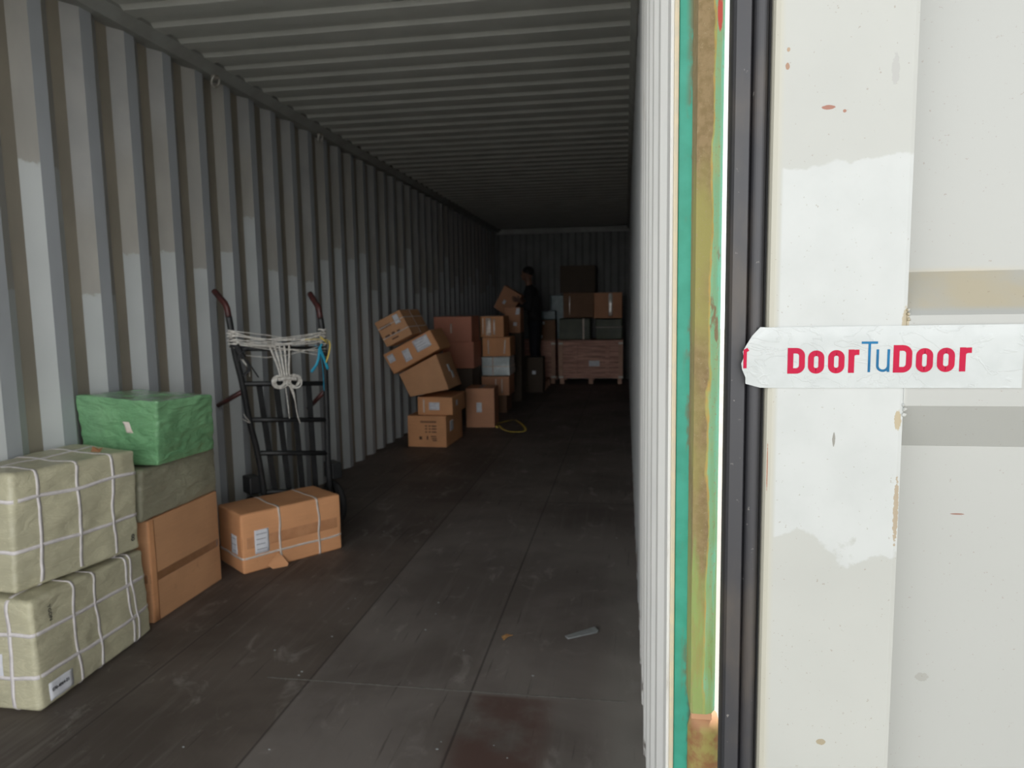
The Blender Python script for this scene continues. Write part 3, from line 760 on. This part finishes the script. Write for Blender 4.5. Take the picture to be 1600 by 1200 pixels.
for q in ((.12, .30, .30, .38), (.38, .50, .30, .40), (.58, .70, .28, .38), (.3, .55, .14, .19)): pbar(S5, *q)

# cartons behind the leaning pile
b1 = carton('reddish carton on top of the column behind the leaning pile', rect(.08, 7.30, 1, 0, .450, .45, .927, 1.222), 'card_red', group='cartons in the column behind the leaning pile')
b1.patch('packing_tape', 'front', .44, .48, .35, .72, 'tape_clear', .002, n=2)
carton('second carton from the top of the column behind the leaning pile', rect(.165, 7.36, 1, 0, .372, .45, .612, .924), 'card_red', group='cartons in the column behind the leaning pile')
carton('third carton from the top of the column behind the leaning pile', rect(.06, 7.34, 1, 0, .46, .45, .305, .609), 'card_black', group='cartons in the column behind the leaning pile')
carton('floor carton hidden in shade under the column behind the leaning pile', rect(.05, 7.33, 1, 0, .47, .45, 0, .302), 'card_black', group='cartons in the column behind the leaning pile')
R1 = carton('square carton on the floor by the yellow strap, small white label', rect(.549, 6.83, 1, .05, .318, .36, 0, .436), 'card_brown')
R1.label('front', .37, .56, .39, .64, 2)

# neat column right of the leaning pile
C1 = carton('bottom carton of the slim column, half hidden by the square carton', rect(.505, 7.93, 1, 0, .318, .42, 0, .218), 'card_dark', group='cartons of the slim column')
C2 = carton('carton under the white wrapped parcel in the slim column', rect(.508, 7.92, 1, 0, .352, .42, .220, .460), 'card_brown', False, group='cartons of the slim column')
C2.patch('packing_tape', 'front', .50, .54, 0, 1, 'tape_clear', n=3); C2.patch('packing_tape', 'front', .72, .76, 0, 1, 'tape_clear', n=3)
C3 = Hex('wrapped_parcel', 'whitish plastic wrapped parcel in the middle of the slim column', 'parcel',
         rect(.520, 7.91, 1, 0, .352, .42, .469, .702), 'weave_grey', .012, .007, .004, 14, 14, seed=9)
C3.strap('u', .40, .018, 'strap_clear'); C3.strap('w', .5, .012, 'strap_clear')
C4 = carton('carton resting directly on the white wrapped parcel, two tape lines', rect(.530, 7.92, 1, 0, .350, .42, .711, .948), 'card_orange', False, group='cartons of the slim column')
C4.patch('packing_tape', 'front', .19, .24, 0, 1, 'tape_clear', n=3); C4.patch('packing_tape', 'front', .78, .83, 0, 1, 'tape_clear', n=3, skew=.06)
C5 = carton('topmost carton of the slim column, wide shiny tape bands', rect(.503, 7.92, 1, 0, .298, .42, .951, 1.212), 'card_orange', False, group='cartons of the slim column')
C5.patch('packing_tape', 'front', .10, .15, 0, 1, 'tape_clear', n=3); C5.patch('packing_tape', 'front', .25, .47, 0, 1, 'tape_clear', n=4); C5.patch('packing_tape', 'front', .57, .64, 0, 1, 'tape_clear', n=3)
# behind that column
D1 = carton('top carton of the stack behind the slim column, white patch on it', rect(.64, 9.0, 1, 0, .215, .35, .96, 1.31), 'card_brown', False, group='cartons stacked behind the slim column')
D1.label('front', .55, .78, .28, .42, 0); D1.label('front', .06, .20, .34, .44, 0); D1.patch('paper_label', 'front', .72, .98, .72, .98, 'paper', skew=.08)
carton('middle carton of the stack behind the slim column', rect(.63, 9.0, 1, 0, .23, .35, .48, .957), 'card_black', False, group='cartons stacked behind the slim column')
carton('floor carton of the stack behind the slim column', rect(.63, 9.0, 1, 0, .23, .35, 0, .477), 'card_black', False, group='cartons stacked behind the slim column')
DK = carton('dark wide carton in front of the person, two small pale stickers', rect(.50, 10.0, 1, 0, .545, .30, 0, .545), 'card_black', False)
DK.label('front', .36, .46, .52, .62, 0); DK.label('front', .70, .80, .52, .62, 0)

# ------------------------------------------------------------------ wooden crates at the back
def crate(label, x0, x1, y0, dp, plaque):
    o = thing('wooden_crate', label, 'crate', ((x0+x1)/2, y0+dp/2, 0), 'wooden crates at the back wall')
    w = x1-x0; bm = bmesh.new()
    nz = 7
    for i in range(nz):
        z0 = .095+i*(.63/nz)
        add_box(bm, -w/2+.02, w/2-.02, -dp/2+.018, dp/2-.018, z0+.002, z0+.63/nz-.002, .002)
    bmesh.ops.recalc_face_normals(bm, faces=bm.faces[:]); obj('plank_walls', bm, 'crate_wood', o)
    box('lid', -w/2, w/2, -dp/2, dp/2, .725, .738, 'crate_wood', o, .002)
    for sx in (-1, 1):
        for sy in (-1, 1):
            box('corner_post', sx*(w/2-.035)-.035, sx*(w/2-.035)+.035, sy*(dp/2-.01)-.01, sy*(dp/2-.01)+.01, .095, .725, 'crate_post', o, .002)
        for z in (.115, .685):
            box('corner_bracket', sx*(w/2-.035)-.038, sx*(w/2-.035)+.038, -dp/2-.004, -dp/2+.0, z-.016, z+.018, 'crate_bracket', o, .002)
    for sx in (-.94, 0, .94):
        for sy in (-1, 1):
            box('foot_block', sx*(w/2-.02)-.035, sx*(w/2-.02)+.035, sy*(dp/2-.06)-.05, sy*(dp/2-.06)+.05, 0, .095, 'crate_post', o, .003)
    for sx in (-.24, .26): box('batten', sx*w-.035, sx*w+.035, -dp/2-.002, -dp/2+.018, .10, .72, 'crate_wood', o, .002)
    if plaque:
        box('paper_label', plaque-.09, plaque+.09, -dp/2-.003, -dp/2-.0025+.001, .30, .395, 'paper', o)
    return o
crate('wide wooden crate on feet at the back, beside the right wall', 1.180, 2.252, 11.20, .76, .06)
crate('wooden crate at the back, partly hidden behind the person', .06, 1.120, 11.24, .72, None)
W1 = carton('brown carton in the second tier on the right crate, left one', rect(1.26, 11.24, 1, 0, .505, .5, 1.115, 1.530), 'card_dark', False, group='brown cartons on the right crate')
W1.patch('packing_tape', 'front', .2, .23, 0, 1, 'tape_clear', n=3)
W2 = carton('brown carton in the second tier on the right crate, shiny white tape', rect(1.77, 11.24, 1, 0, .470, .5, 1.100, 1.525), 'card_brown', False, group='brown cartons on the right crate')
W2.patch('packing_tape', 'front', .52, .66, .0, 1, 'tape_clear', n=4); W2.patch('label_tape', 'front', .53, .65, .62, .97, 'crate_bracket', .003, n=3)
carton('dark carton topmost of all on the right crate', rect(1.21, 11.26, 1, 0, .585, .45, 1.533, 1.985), 'card_black', False)
G1 = Hex('wrapped_parcel', 'mossy green wrapped parcel on the right crate, left one', 'parcel', rect(1.185, 11.25, 1, 0, .525, .40, .746, 1.102), 'weave_moss', .015, .006, 0, 12, seed=11, group='mossy parcels on the right crate')
G1.strap('u', .78, .03, 'tape_clear')
G2 = Hex('wrapped_parcel', 'mossy green wrapped parcel on the right crate, by the right wall', 'parcel', rect(1.80, 11.25, 1, 0, .445, .55, .746, 1.088), 'weave_moss', .015, .006, 0, 12, seed=12, group='mossy parcels on the right crate')
G2.strap('w', .6, .012, 'strap_clear')
K1 = carton('carton with two white stickers on the left crate', rect(.74, 11.28, 1, 0, .378, .3, .740, 1.083), 'card_dark', False)
K1.label('front', .22, .52, .78, .94, 0); K1.label('front', .16, .42, .10, .26, 0)
Hex('wrapped_parcel', 'flat bluish grey parcel on the carton with two stickers', 'parcel', rect(.80, 11.30, 1, 0, .318, .26, 1.087, 1.235), 'blue_wrap', .01, .003, 0, 8, seed=13)
Hex('wrapped_parcel', 'tall bluish grey parcel standing at the back wall between the crates', 'parcel', rect(1.00, 11.68, 1, 0, .255, .28, .740, 1.50), 'blue_wrap', .01, .003, 0, 8, seed=14)

# ------------------------------------------------------------------ person lifting a carton
HB = carton('brown carton held up and tilted by the person', front((.225, 1.317), (.480, 1.140), (.682, 1.492), (.405, 1.655), 10.40, .32), 'card_brown', False)
HB.patch('round_sticker', 'front', .30, .44, .34, .50, 'paper')
pal = thing('wooden_pallet', 'low wooden pallet the person stands on behind the dark carton', 'pallet', (.79, 10.66, 0))
for i in range(5): box('deck_board', -.26+i*.108, -.26+i*.108+.088, -.35, .35, .115, .135, 'crate_post', pal, .002)
for y in (-.3, 0, .3): box('runner', -.26, .26, y-.04, y+.04, 0, .115, 'crate_post', pal, .002)

def organic(name, tubes, balls, mat, parent, voxel=.010, smooth=6):
    """one continuous surface: tapering limbs and ellipsoids fused together"""
    bm = bmesh.new()
    for pts in tubes:
        P3 = [Vector(p[:3]) for p in pts]; fine = []; rad = []
        for i in range(len(P3)-1):
            for k in range(6): fine.append(P3[i].lerp(P3[i+1], k/6)); rad.append(pts[i][3]*(1-k/6)+pts[i+1][3]*k/6)
        fine.append(P3[-1]); rad.append(pts[-1][3])
        add_tube(bm, fine, rad, 14)
        for p, r_ in ((P3[0], rad[0]), (P3[-1], rad[-1])): bmesh.ops.create_uvsphere(bm, u_segments=14, v_segments=10, radius=r_*.99, matrix=Matrix.Translation(p))
    for (c, r_) in balls: bmesh.ops.create_uvsphere(bm, u_segments=20, v_segments=14, radius=1, matrix=Matrix.Translation(c) @ Matrix.Diagonal((*r_, 1)))
    bmesh.ops.recalc_face_normals(bm, faces=bm.faces[:])
    o = obj(name, bm, mat, parent)
    md = o.modifiers.new('fuse', 'REMESH'); md.mode = 'VOXEL'; md.voxel_size = voxel; md.use_smooth_shade = True
    sm = o.modifiers.new('smooth', 'SMOOTH'); sm.factor = .5; sm.iterations = smooth
    dg = bpy.context.evaluated_depsgraph_get(); me2 = bpy.data.meshes.new_from_object(o.evaluated_get(dg))
    o.modifiers.clear(); o.data = me2; me2.name = name
    for p in me2.polygons: p.use_smooth = True
    return o
px, py, pz = .86, 10.58, .135
per = thing('person', 'person in dark clothes lifting a carton near the back wall', 'person', (px, py, pz))
def R(x, y, z, *r_): return (x-px, y-py, z-pz, *r_)
def arm(s_, g=0, full=True):
    y = lambda d_: 10.58 + s_*d_
    pts = [R(.795, y(.175), 1.565, .058+g), R(.805, y(.225), 1.42, .050+g), R(.800, y(.250), 1.275, .043+g), R(.735, y(.232), 1.335, .040+g)]
    if full: pts += [R(.672, y(.212), 1.395, .029), R(.655, y(.204), 1.41, .026)]
    return pts
def leg(s_, g=0, full=True):
    y = lambda d_: 10.58 + s_*d_
    pts = [R(.865, y(.09), 1.02, .088+g), R(.860, y(.10), .82, .078+g), R(.855, y(.12), .63, .058+g), R(.870, y(.125), .50, .056+g), R(.880, y(.13), .25, .040+g*1.6)]
    if full: pts += [R(.875, y(.13), .185, .036), R(.80, y(.13), .172, .032)]
    return pts
torso = [(R(.86, 10.58, 1.07), (.110, .160, .12)), (R(.855, 10.58, 1.20), (.100, .145, .14)), (R(.835, 10.58, 1.37), (.115, .165, .16)), (R(.805, 10.58, 1.51), (.105, .175, .12))]
grow = lambda L_, g: [(c, tuple(v+g for v in r_)) for c, r_ in L_]
fing = []
for s_ in (-1, 1):
    hy = 10.58 + s_*.1975
    for k, (dz, ln) in enumerate(((.030, .070), (.010, .078), (-.010, .074), (-.030, .060))):
        fing.append([R(.640, hy, 1.418+dz*.75, .011), R(.600, hy+s_*.002, 1.428+dz, .0095), R(.600-ln*.5, hy, 1.438+dz*1.2, .009), R(.600-ln, hy-s_*.010, 1.442+dz*1.25, .0075)])
    fing.append([R(.650, hy, 1.43, .013), R(.636, hy, 1.463, .011), R(.612, hy-s_*.004, 1.488, .009)])
palms = [(R(.628, 10.58 + s_*.2, 1.42), (.036, .013, .038)) for s_ in (-1, 1)]
head = [(R(.748, 10.58, 1.845), (.092, .075, .095)), (R(.722, 10.58, 1.790), (.066, .058, .075)), (R(.638+.014, 10.58, 1.805), (.016, .011, .020)), (R(.664, 10.58, 1.762), (.012, .022, .006)), (R(.664, 10.58, 1.748), (.012, .020, .006))]
head += [(R(.755, 10.58+s_*.077, 1.81), (.018, .010, .030)) for s_ in (-1, 1)]
neck = [[R(.785, 10.58, 1.58, .062), R(.768, 10.58, 1.68, .054), R(.755, 10.58, 1.76, .056)]]
organic('body', neck + [arm(-1), arm(1), leg(-1), leg(1)] + fing, torso + palms + head, 'skin', per, .0055, 2)
# face details and hair
bm = bmesh.new()
bmesh.ops.create_uvsphere(bm, u_segments=20, v_segments=14, radius=1, matrix=Matrix.Translation(R(.762, 10.58, 1.868)) @ Matrix.Diagonal((.096, .084, .086, 1)))
for v in [v for v in bm.verts if (v.co.z + pz) < 1.83 and (v.co.x + px) < .77]: v.co.z = 1.83 - pz + (v.co.z+pz-1.83)*.2
for v in bm.verts: v.co += Vector(noise.noise_vector(v.co*25))*.004
obj('hair', bm, 'hair', per, True)
for s_ in (-1, 1):
    bm = bmesh.new(); bmesh.ops.create_uvsphere(bm, u_segments=8, v_segments=6, radius=.010, matrix=Matrix.Translation(R(.668, 10.58+s_*.03, 1.828)))
    obj('eye', bm, 'ink', per, True)
organic('shirt', [arm(-1, .013, False), arm(1, .013, False), [R(.79, 10.58, 1.56, .080), R(.780, 10.58, 1.615, .070)]], grow(torso, .014), 'clothes_black', per, .009, 3)
organic('trousers', [leg(-1, .013, False), leg(1, .013, False)], grow(torso[:1], .012), 'clothes_navy', per, .009, 3)
for yy, xx in ((10.45, .86), (10.71, .86)):
    bm = bmesh.new(); add_box(bm, xx-.16-px, xx+.10-px, yy-.045-py, yy+.045-py, .001, .075, .022); bmesh.ops.recalc_face_normals(bm, faces=bm.faces[:])
    obj('shoe', bm, 'cloth_black', per, True)

# ------------------------------------------------------------------ hand truck against the left wall
T0 = Vector((.375, 3.02, 0))
ht = thing('hand_truck', 'black tubular hand truck leaning at the left wall behind a carton', 'hand truck', T0)
a_ = Vector((.63, .777, 0)); nn = Vector((-.774, .628, .08)).normalized()
def T(*p): return Vector(p)-T0
Lr = [T(.252, 2.905, .10), T(.248, 2.888, .323), T(.243, 2.855, .535), T(.226, 2.809, .733), T(.220, 2.775, .941), T(.203, 2.735, 1.128), T(.203, 2.717, 1.248)]
Rr = [T(.504, 3.222, .10), T(.504, 3.214, .245), T(.511, 3.193, .469), T(.522, 3.181, .676), T(.531, 3.164, .898), T(.539, 3.149, 1.098), T(.538, 3.130, 1.231)]
def lerp(pl, z):
    z -= 0
    for i in range(len(pl)-1):
        if pl[i].z <= z <= pl[i+1].z:
            t_ = (z-pl[i].z)/(pl[i+1].z-pl[i].z); return pl[i].lerp(pl[i+1], t_)
    return pl[-1].copy() if z > pl[-1].z else pl[0].copy()
for pl, hp in ((Lr, [(.193, 2.706, 1.368), (.099, 2.753, 1.445)]), (Rr, [(.528, 3.122, 1.345), (.447, 3.185, 1.431)])):
    h1, h2 = T(*hp[0]), T(*hp[1])
    tube('side_rail', pl + [pl[-1].lerp(h1, .5)], .0175, 'truck_steel', ht, smooth_it=1)
    tube('grip', [pl[-1].lerp(h1, .45), h1, h1.lerp(h2, .5), h2], .0165, 'truck_grip', ht, smooth_it=1)
for zl, zr in ((1.135, 1.105), (.938, .898), (.733, .676), (.535, .469), (.300, .235)):
    A, Bp = lerp(Lr, zl), lerp(Rr, zr)
    tube('cross_bar', [A, (A+Bp)/2 + nn*.004, Bp], .0145, 'truck_steel', ht)
for k in range(4):
    t_ = (k+1)/5
    top = lerp(Lr, .938).lerp(lerp(Rr, .898), t_) + nn*.022; bot = lerp(Lr, .14).lerp(lerp(Rr, .12), t_) + nn*.022
    bm = bmesh.new(); ax = (top-bot).normalized(); sd = a_*.016; dn = nn*.004
    vs_ = [bm.verts.new(p+s1*sd+s2*dn) for p in (bot, top) for s1, s2 in ((-1, -1), (1, -1), (1, 1), (-1, 1))]
    for q in ((0, 1, 2, 3), (4, 5, 6, 7), (0, 1, 5, 4), (1, 2, 6, 5), (2, 3, 7, 6), (3, 0, 4, 7)): bm.faces.new([vs_[i] for i in q])
    bmesh.ops.recalc_face_normals(bm, faces=bm.faces[:]); sl = obj('back_slat', bm, 'truck_steel', ht)
    if k in (2, 3):
        p = bot.lerp(top, .62 if k == 3 else .55) - nn*.006
        m = Matrix((a_, Vector((0, 0, 1)), a_.cross(Vector((0, 0, 1))))).transposed().to_4x4(); m.translation = p
        if k == 3: text_mesh('3', .055, 'truck_mark', 'painted_number', sl, m) if 'truck_mark' in M else None
for pl, e in ((Lr, (.043, 2.813, .811)), (Rr, (.380, 3.237, .736))):
    A = lerp(pl, .90 if pl is Lr else .86); tube('rear_peg', [A, T(*e)], .0135, 'truck_grip', ht)
def wheel(c):
    bm = bmesh.new()
    m = Matrix((nn.cross(a_), nn, a_)).transposed().to_4x4(); m.translation = c
    prof = [(.11, -.022), (.130, -.016), (.136, 0), (.130, .016), (.11, .022), (.075, .018), (.075, -.018)]
    N = 28; rings = [[bm.verts.new(m @ Vector((r_*math.cos(2*PI*k/N), r_*math.sin(2*PI*k/N), z))) for r_, z in prof] for k in range(N)]
    for k in range(N):
        for j in range(len(prof)): bm.faces.new((rings[k][j], rings[k][(j+1) % 7], rings[(k+1) % N][(j+1) % 7], rings[(k+1) % N][j]))
    bmesh.ops.recalc_face_normals(bm, faces=bm.faces[:]); w_ = obj('wheel', bm, 'rubber', ht, True)
    bm = bmesh.new(); bmesh.ops.create_cone(bm, segments=20, radius1=.076, radius2=.076, depth=.020, cap_ends=True, matrix=m)
    obj('wheel_hub', bm, 'wheel_hub', w_)
nh = Vector((-.776, .630, 0)).normalized()
wl, wr_ = Lr[0] + nh*.06 - a_*.055, Rr[0] + nh*.06 + a_*.055
wl.z = wr_.z = .137
wheel(wl); wheel(wr_)
tube('axle', [wl, wr_], .010, 'truck_steel', ht)
for w_, pl in ((wl, Lr), (wr_, Rr)):
    c = w_ + Vector((0, 0, .20)) + nh*.0; bm = bmesh.new()
    m = Matrix((a_, nh, Vector((0, 0, 1)))).transposed().to_4x4(); m.translation = c
    add_box(bm, -.035, .035, -.055, .055, -.045, .055, .008, 0, m); bmesh.ops.recalc_face_normals(bm, faces=bm.faces[:]); obj('wheel_guard', bm, 'truck_steel', ht)
bm = bmesh.new(); mid = (Lr[0]+Rr[0])/2; m = Matrix((a_, nh, Vector((0, 0, 1)))).transposed().to_4x4(); m.translation = Vector((mid.x, mid.y, .006))
add_box(bm, -.19, .19, -.075, .012, -.004, .004, .002, 0, m); bmesh.ops.recalc_face_normals(bm, faces=bm.faces[:]); obj('toe_plate', bm, 'truck_steel', ht)
for pl in (Lr, Rr): tube('side_rail_foot', [Vector((pl[0].x, pl[0].y, .005)), pl[0]], .0145, 'truck_steel', ht)

# straps tied on the truck
off_f = -nn*.02
def tp3(z_l, z_r, t_, f_=1.0):   # point across the truck: t 0..1 from left rail to right rail
    return lerp(Lr, z_l).lerp(lerp(Rr, z_r), t_) - nn*.019*f_
so = T0 + lerp(Lr, 1.2).lerp(lerp(Rr, 1.18), .5)
sw = thing('tied_straps', 'dirty white strapping wound and knotted across the hand truck top', 'strap', so)
sh = T0 - so
rnd = random.Random(3)
bm = bmesh.new()
for k in range(11):
    zl = 1.235 - rnd.random()**1.5*.12; zr = 1.215 - rnd.random()**1.5*.12; sag = rnd.random()*.035+.008
    pts = [tp3(zl, zr, -.035, .2)+sh] + [tp3(zl, zr, t_, 1+rnd.random()*.6) + sh + Vector((0, 0, -sag*4*t_*(1-t_) + rnd.uniform(-.004, .004))) for t_ in (0.02, .2, .4, .6, .8, .98)] + [tp3(zl, zr, 1.03, .2)+sh]
    add_tube(bm, pts, .0058, 6, flat=.45, smooth_it=1)
for (z1, z2) in ((1.17, 1.06), (1.10, 1.13), (1.16, 1.09)):
    add_tube(bm, [tp3(z1, z1, .05)+sh, tp3(z1-.03, z1-.03, .4)+sh, tp3(z2, z2, 1.0)+sh], .005, 6, flat=.5, smooth_it=1)
for z in (1.15, 1.17, 1.19, 1.21, 1.23):      # turns round each rail
    for pl in (Lr, Rr):
        c = lerp(pl, z-.01)+sh; add_tube(bm, [c+Vector((.021*math.cos(q), .021*math.sin(q), rnd.uniform(-.003, .003))) for q in [i*PI/5 for i in range(10)]], .006, 6, closed=True, flat=.6)
bmesh.ops.recalc_face_normals(bm, faces=bm.faces[:]); obj('wound_bundle', bm, 'rope', sw, True)
bm = bmesh.new()
for k in range(5):
    t0 = .36+.055*k; t1 = .42+.028*k
    add_tube(bm, [tp3(1.16, 1.13, t0)+sh, tp3(1.10, 1.07, t0*.6+t1*.4, 1.4)+sh, tp3(1.02, .99, t1, 1.5)+sh, tp3(.955, .925, t1, 1.4)+sh], .0055, 6, flat=.6, smooth_it=1)
obj('hanging_strands', bm, 'rope', sw, True)
bm = bmesh.new()
for t_, s_ in ((.40, -1), (.57, 1)):
    c = tp3(.95, .92, t_, 1.8)+sh
    for k in range(4):
        ph = rnd.random()*3
        add_tube(bm, [c + a_*math.cos(q+ph)*(.024+.007*k+rnd.uniform(-.004, .004)) + Vector((0, 0, 1))*math.sin(q+ph)*(.022+.005*k+rnd.uniform(-.004, .006)) + nn*rnd.uniform(-.008, .004) for q in [i*PI/6 for i in range(12)]], .0042, 6, closed=True)
add_tube(bm, [tp3(.965, .935, .38, 2.4)+sh, tp3(.975, .945, .48, 2.8)+sh, tp3(.965, .935, .60, 2.4)+sh], .010, 8, smooth_it=1)
bmesh.ops.recalc_face_normals(bm, faces=bm.faces[:]); obj('knot', bm, 'rope', sw, True)
bm = bmesh.new(); add_tube(bm, [tp3(.93, .90, .52, 1.8)+sh, tp3(.86, .83, .56, 1.7)+sh, tp3(.76, .72, .57, 1.8)+sh, tp3(.70, .67, .60, 1.7)+sh], [.010, .009, .007, .003], 8, flat=.5, smooth_it=1); bmesh.ops.recalc_face_normals(bm, faces=bm.faces[:]); obj('loose_end', bm, 'rope', sw, True)
bm = bmesh.new(); add_tube(bm, [tp3(.93, .90, .46, 1.8)+sh, tp3(.82, .79, .47, 1.7)+sh, tp3(.74, .70, .47, 1.7)+sh], .003, 6, smooth_it=1); bmesh.ops.recalc_face_normals(bm, faces=bm.faces[:]); obj('loose_end', bm, 'rope', sw, True)
bm = bmesh.new(); add_tube(bm, [tp3(1.10, 1.08, .02, .9)+sh, tp3(1.03, 1.0, .10, 1.0)+sh, tp3(.98, .96, .08, 1.1)+sh], [.012, .010, .004], 6, flat=.5); bmesh.ops.recalc_face_normals(bm, faces=bm.faces[:]); obj('loose_end', bm, 'rope', sw, True)
bm = bmesh.new(); add_tube(bm, [tp3(.72, .68, -.02, 1.2)+sh, tp3(.745, .70, -.10, 1.2)+sh], [.006, .004], 6, flat=.5); bmesh.ops.recalc_face_normals(bm, faces=bm.faces[:]); obj('loose_end', bm, 'rope', sw, True)
bm = bmesh.new(); add_tube(bm, [tp3(.72, .68, -.01, 1.2)+sh, tp3(.77, .70, -.07, 1.2)+sh], [.005, .003], 6, flat=.5); bmesh.ops.recalc_face_normals(bm, faces=bm.faces[:]); obj('loose_end', bm, 'rope', sw, True)
def ribbon_obj(name, label, paths, mat, w, org):
    bm = bmesh.new()
    for p in paths: add_tube(bm, [q-(org-T0) for q in p], w, 6, flat=.25, smooth_it=1)
    bmesh.ops.recalc_face_normals(bm, faces=bm.faces[:]); o = obj(name, bm, mat, None, True, org)
    return tag(o, label, 'strap')
k0 = tp3(1.13, 1.12, .90, 2.6)
ribbon_obj('tied_strap', 'bright blue strap dangling from the right side of the hand truck',
           [[tp3(1.15, 1.13, .86, 2), k0, tp3(1.0, .97, .93, 2.4), tp3(.91, .86, .93, 2.2)], [k0, tp3(1.06, 1.03, .87, 2.6), tp3(1.02, .97, .78, 2.5)], [k0, tp3(1.06, 1.03, .96, 2.6), tp3(1.03, .99, .99, 2.5)], [tp3(1.16, 1.14, .94, 2), k0]],
           'strap_blue', .0085, T0+k0)
k1 = tp3(1.19, 1.17, .95, 2.9)
ribbon_obj('tied_strap', 'yellow strap tied at the right rail beside the blue strap',
           [[tp3(1.19, 1.165, .74, 2.6), k1, tp3(1.175, 1.155, 1.03, 2.9), tp3(1.13, 1.09, 1.00, 3), tp3(1.08, 1.03, .96, 2.8)], [k1, tp3(1.20, 1.19, .90, 3), tp3(1.16, 1.14, 1.0, 2.8)]], 'strap_yellow', .0075, T0+k1)
k2 = tp3(1.12, 1.10, .02, 2.6)
ribbon_obj('tied_cloth', 'black cloth strip knotted on the left rail of the hand truck',
           [[tp3(1.15, 1.13, -.06, 1.6), k2, tp3(1.06, 1.04, .09, 2.4), tp3(.98, .96, .16, 2.0)], [tp3(1.14, 1.12, .12, 2), k2, tp3(1.07, 1.05, -.02, 2.6)], [k2, tp3(1.03, 1.01, .10, 2.3), tp3(.99, .97, .0, 2.2)], [tp3(1.16, 1.14, .0, 2.2), k2, tp3(1.09, 1.07, .05, 2.6)]], 'cloth_black', .015, T0+k2)

# ------------------------------------------------------------------ small things
def lash_ring(y, label):
    o = thing('lashing_ring', label, 'ring', (.035, y, 2.625), 'lashing rings under the left roof rail')
    bm = bmesh.new(); N = 18
    add_tube(bm, [Vector((.012+.012*math.sin(2*PI*i/N), .034*math.cos(2*PI*i/N), -.020+.028*math.sin(2*PI*i/N))) for i in range(N)], .0055, 8, closed=True)
    bmesh.ops.recalc_face_normals(bm, faces=bm.faces[:]); obj('ring', bm, 'ring_steel', o, True)
    box('lug', -.005, .022, -.016, .016, -.006, .012, 'ring_steel', o, .003)
lash_ring(2.976, 'steel lashing ring under the left roof rail, nearer one')
lash_ring(4.366, 'steel lashing ring under the left roof rail, farther one')
def flat_strip(name, label, cat, pts, w, mat, z=.003):
    org = Vector((*pts[0][:2], 0)); bm = bmesh.new()
    add_tube(bm, [Vector((p[0], p[1], z + (p[2] if len(p) > 2 else 0)))-org for p in pts], w, 6, flat=.25, smooth_it=1)
    bmesh.ops.recalc_face_normals(bm, faces=bm.faces[:]); return tag(obj(name, bm, mat, None, True, org), label, cat)
flat_strip('loose_strap', 'loose yellow strap looped on the floor by the square carton', 'strap',
           [(.90, 6.82), (.83, 7.05), (.91, 7.22), (1.00, 7.40), (1.10, 7.18), (1.22, 6.80), (1.24, 6.60), (1.16, 6.56), (1.06, 6.58), (.96, 6.76), (.89, 6.98)], .013, 'strap_yellow', .004)
bm = bmesh.new()
q = [(2.055, 1.925), (2.07, 1.900), (2.182, 1.970), (2.188, 1.990), (2.170, 2.022)]
cz = Vector((2.12, 1.96, 0))
A = [bm.verts.new(Vector((x, y, .004+.002*(i % 2)))-cz) for i, (x, y) in enumerate(q)]; Bv = [bm.verts.new(Vector((x, y, .0015))-cz) for x, y in q]
bm.faces.new(A); bm.faces.new(Bv[::-1])
for i in range(5): bm.faces.new((A[i], Bv[i], Bv[(i+1) % 5], A[(i+1) % 5]))
bmesh.ops.recalc_face_normals(bm, faces=bm.faces[:]); tag(obj('tape_scrap', bm, 'litter_grey', None, False, cz), 'grey scrap of tape lying on the floor near the right wall', 'litter')
bm = bmesh.new(); cz = Vector((1.82, 1.88, 0))
q = [(-.022, .014, .002), (-.002, .020, .010), (.020, .024, .004), (.026, .012, .010), (.006, .006, .006), (-.006, -.022, .003), (-.016, -.006, .006)]
A = [bm.verts.new(v) for v in q]; Bv = [bm.verts.new((v[0], v[1], v[2]-.0015)) for v in q]
bm.faces.new(A); bm.faces.new(Bv[::-1])
for i in range(7): bm.faces.new((A[i], Bv[i], Bv[(i+1) % 7], A[(i+1) % 7]))
bmesh.ops.recalc_face_normals(bm, faces=bm.faces[:]); tag(obj('leaf_scrap', bm, 'leaf', None, False, cz), 'small dry orange scrap on the floor', 'litter')
bm = bmesh.new()
rc = random.Random(11)
for i in range(34):
    x, y = rc.uniform(.80, 2.25), rc.uniform(.9, 3.2)
    bmesh.ops.create_icosphere(bm, subdivisions=1, radius=rc.uniform(.0012, .0034), matrix=Matrix.Translation((x, y, .0015)) @ Matrix.Diagonal((1.6, 1, .6, 1)))
o = tag(obj('floor_crumbs', bm, 'litter_grey'), 'pale crumbs of debris scattered over the dark floor', 'debris'); o['kind'] = 'stuff'
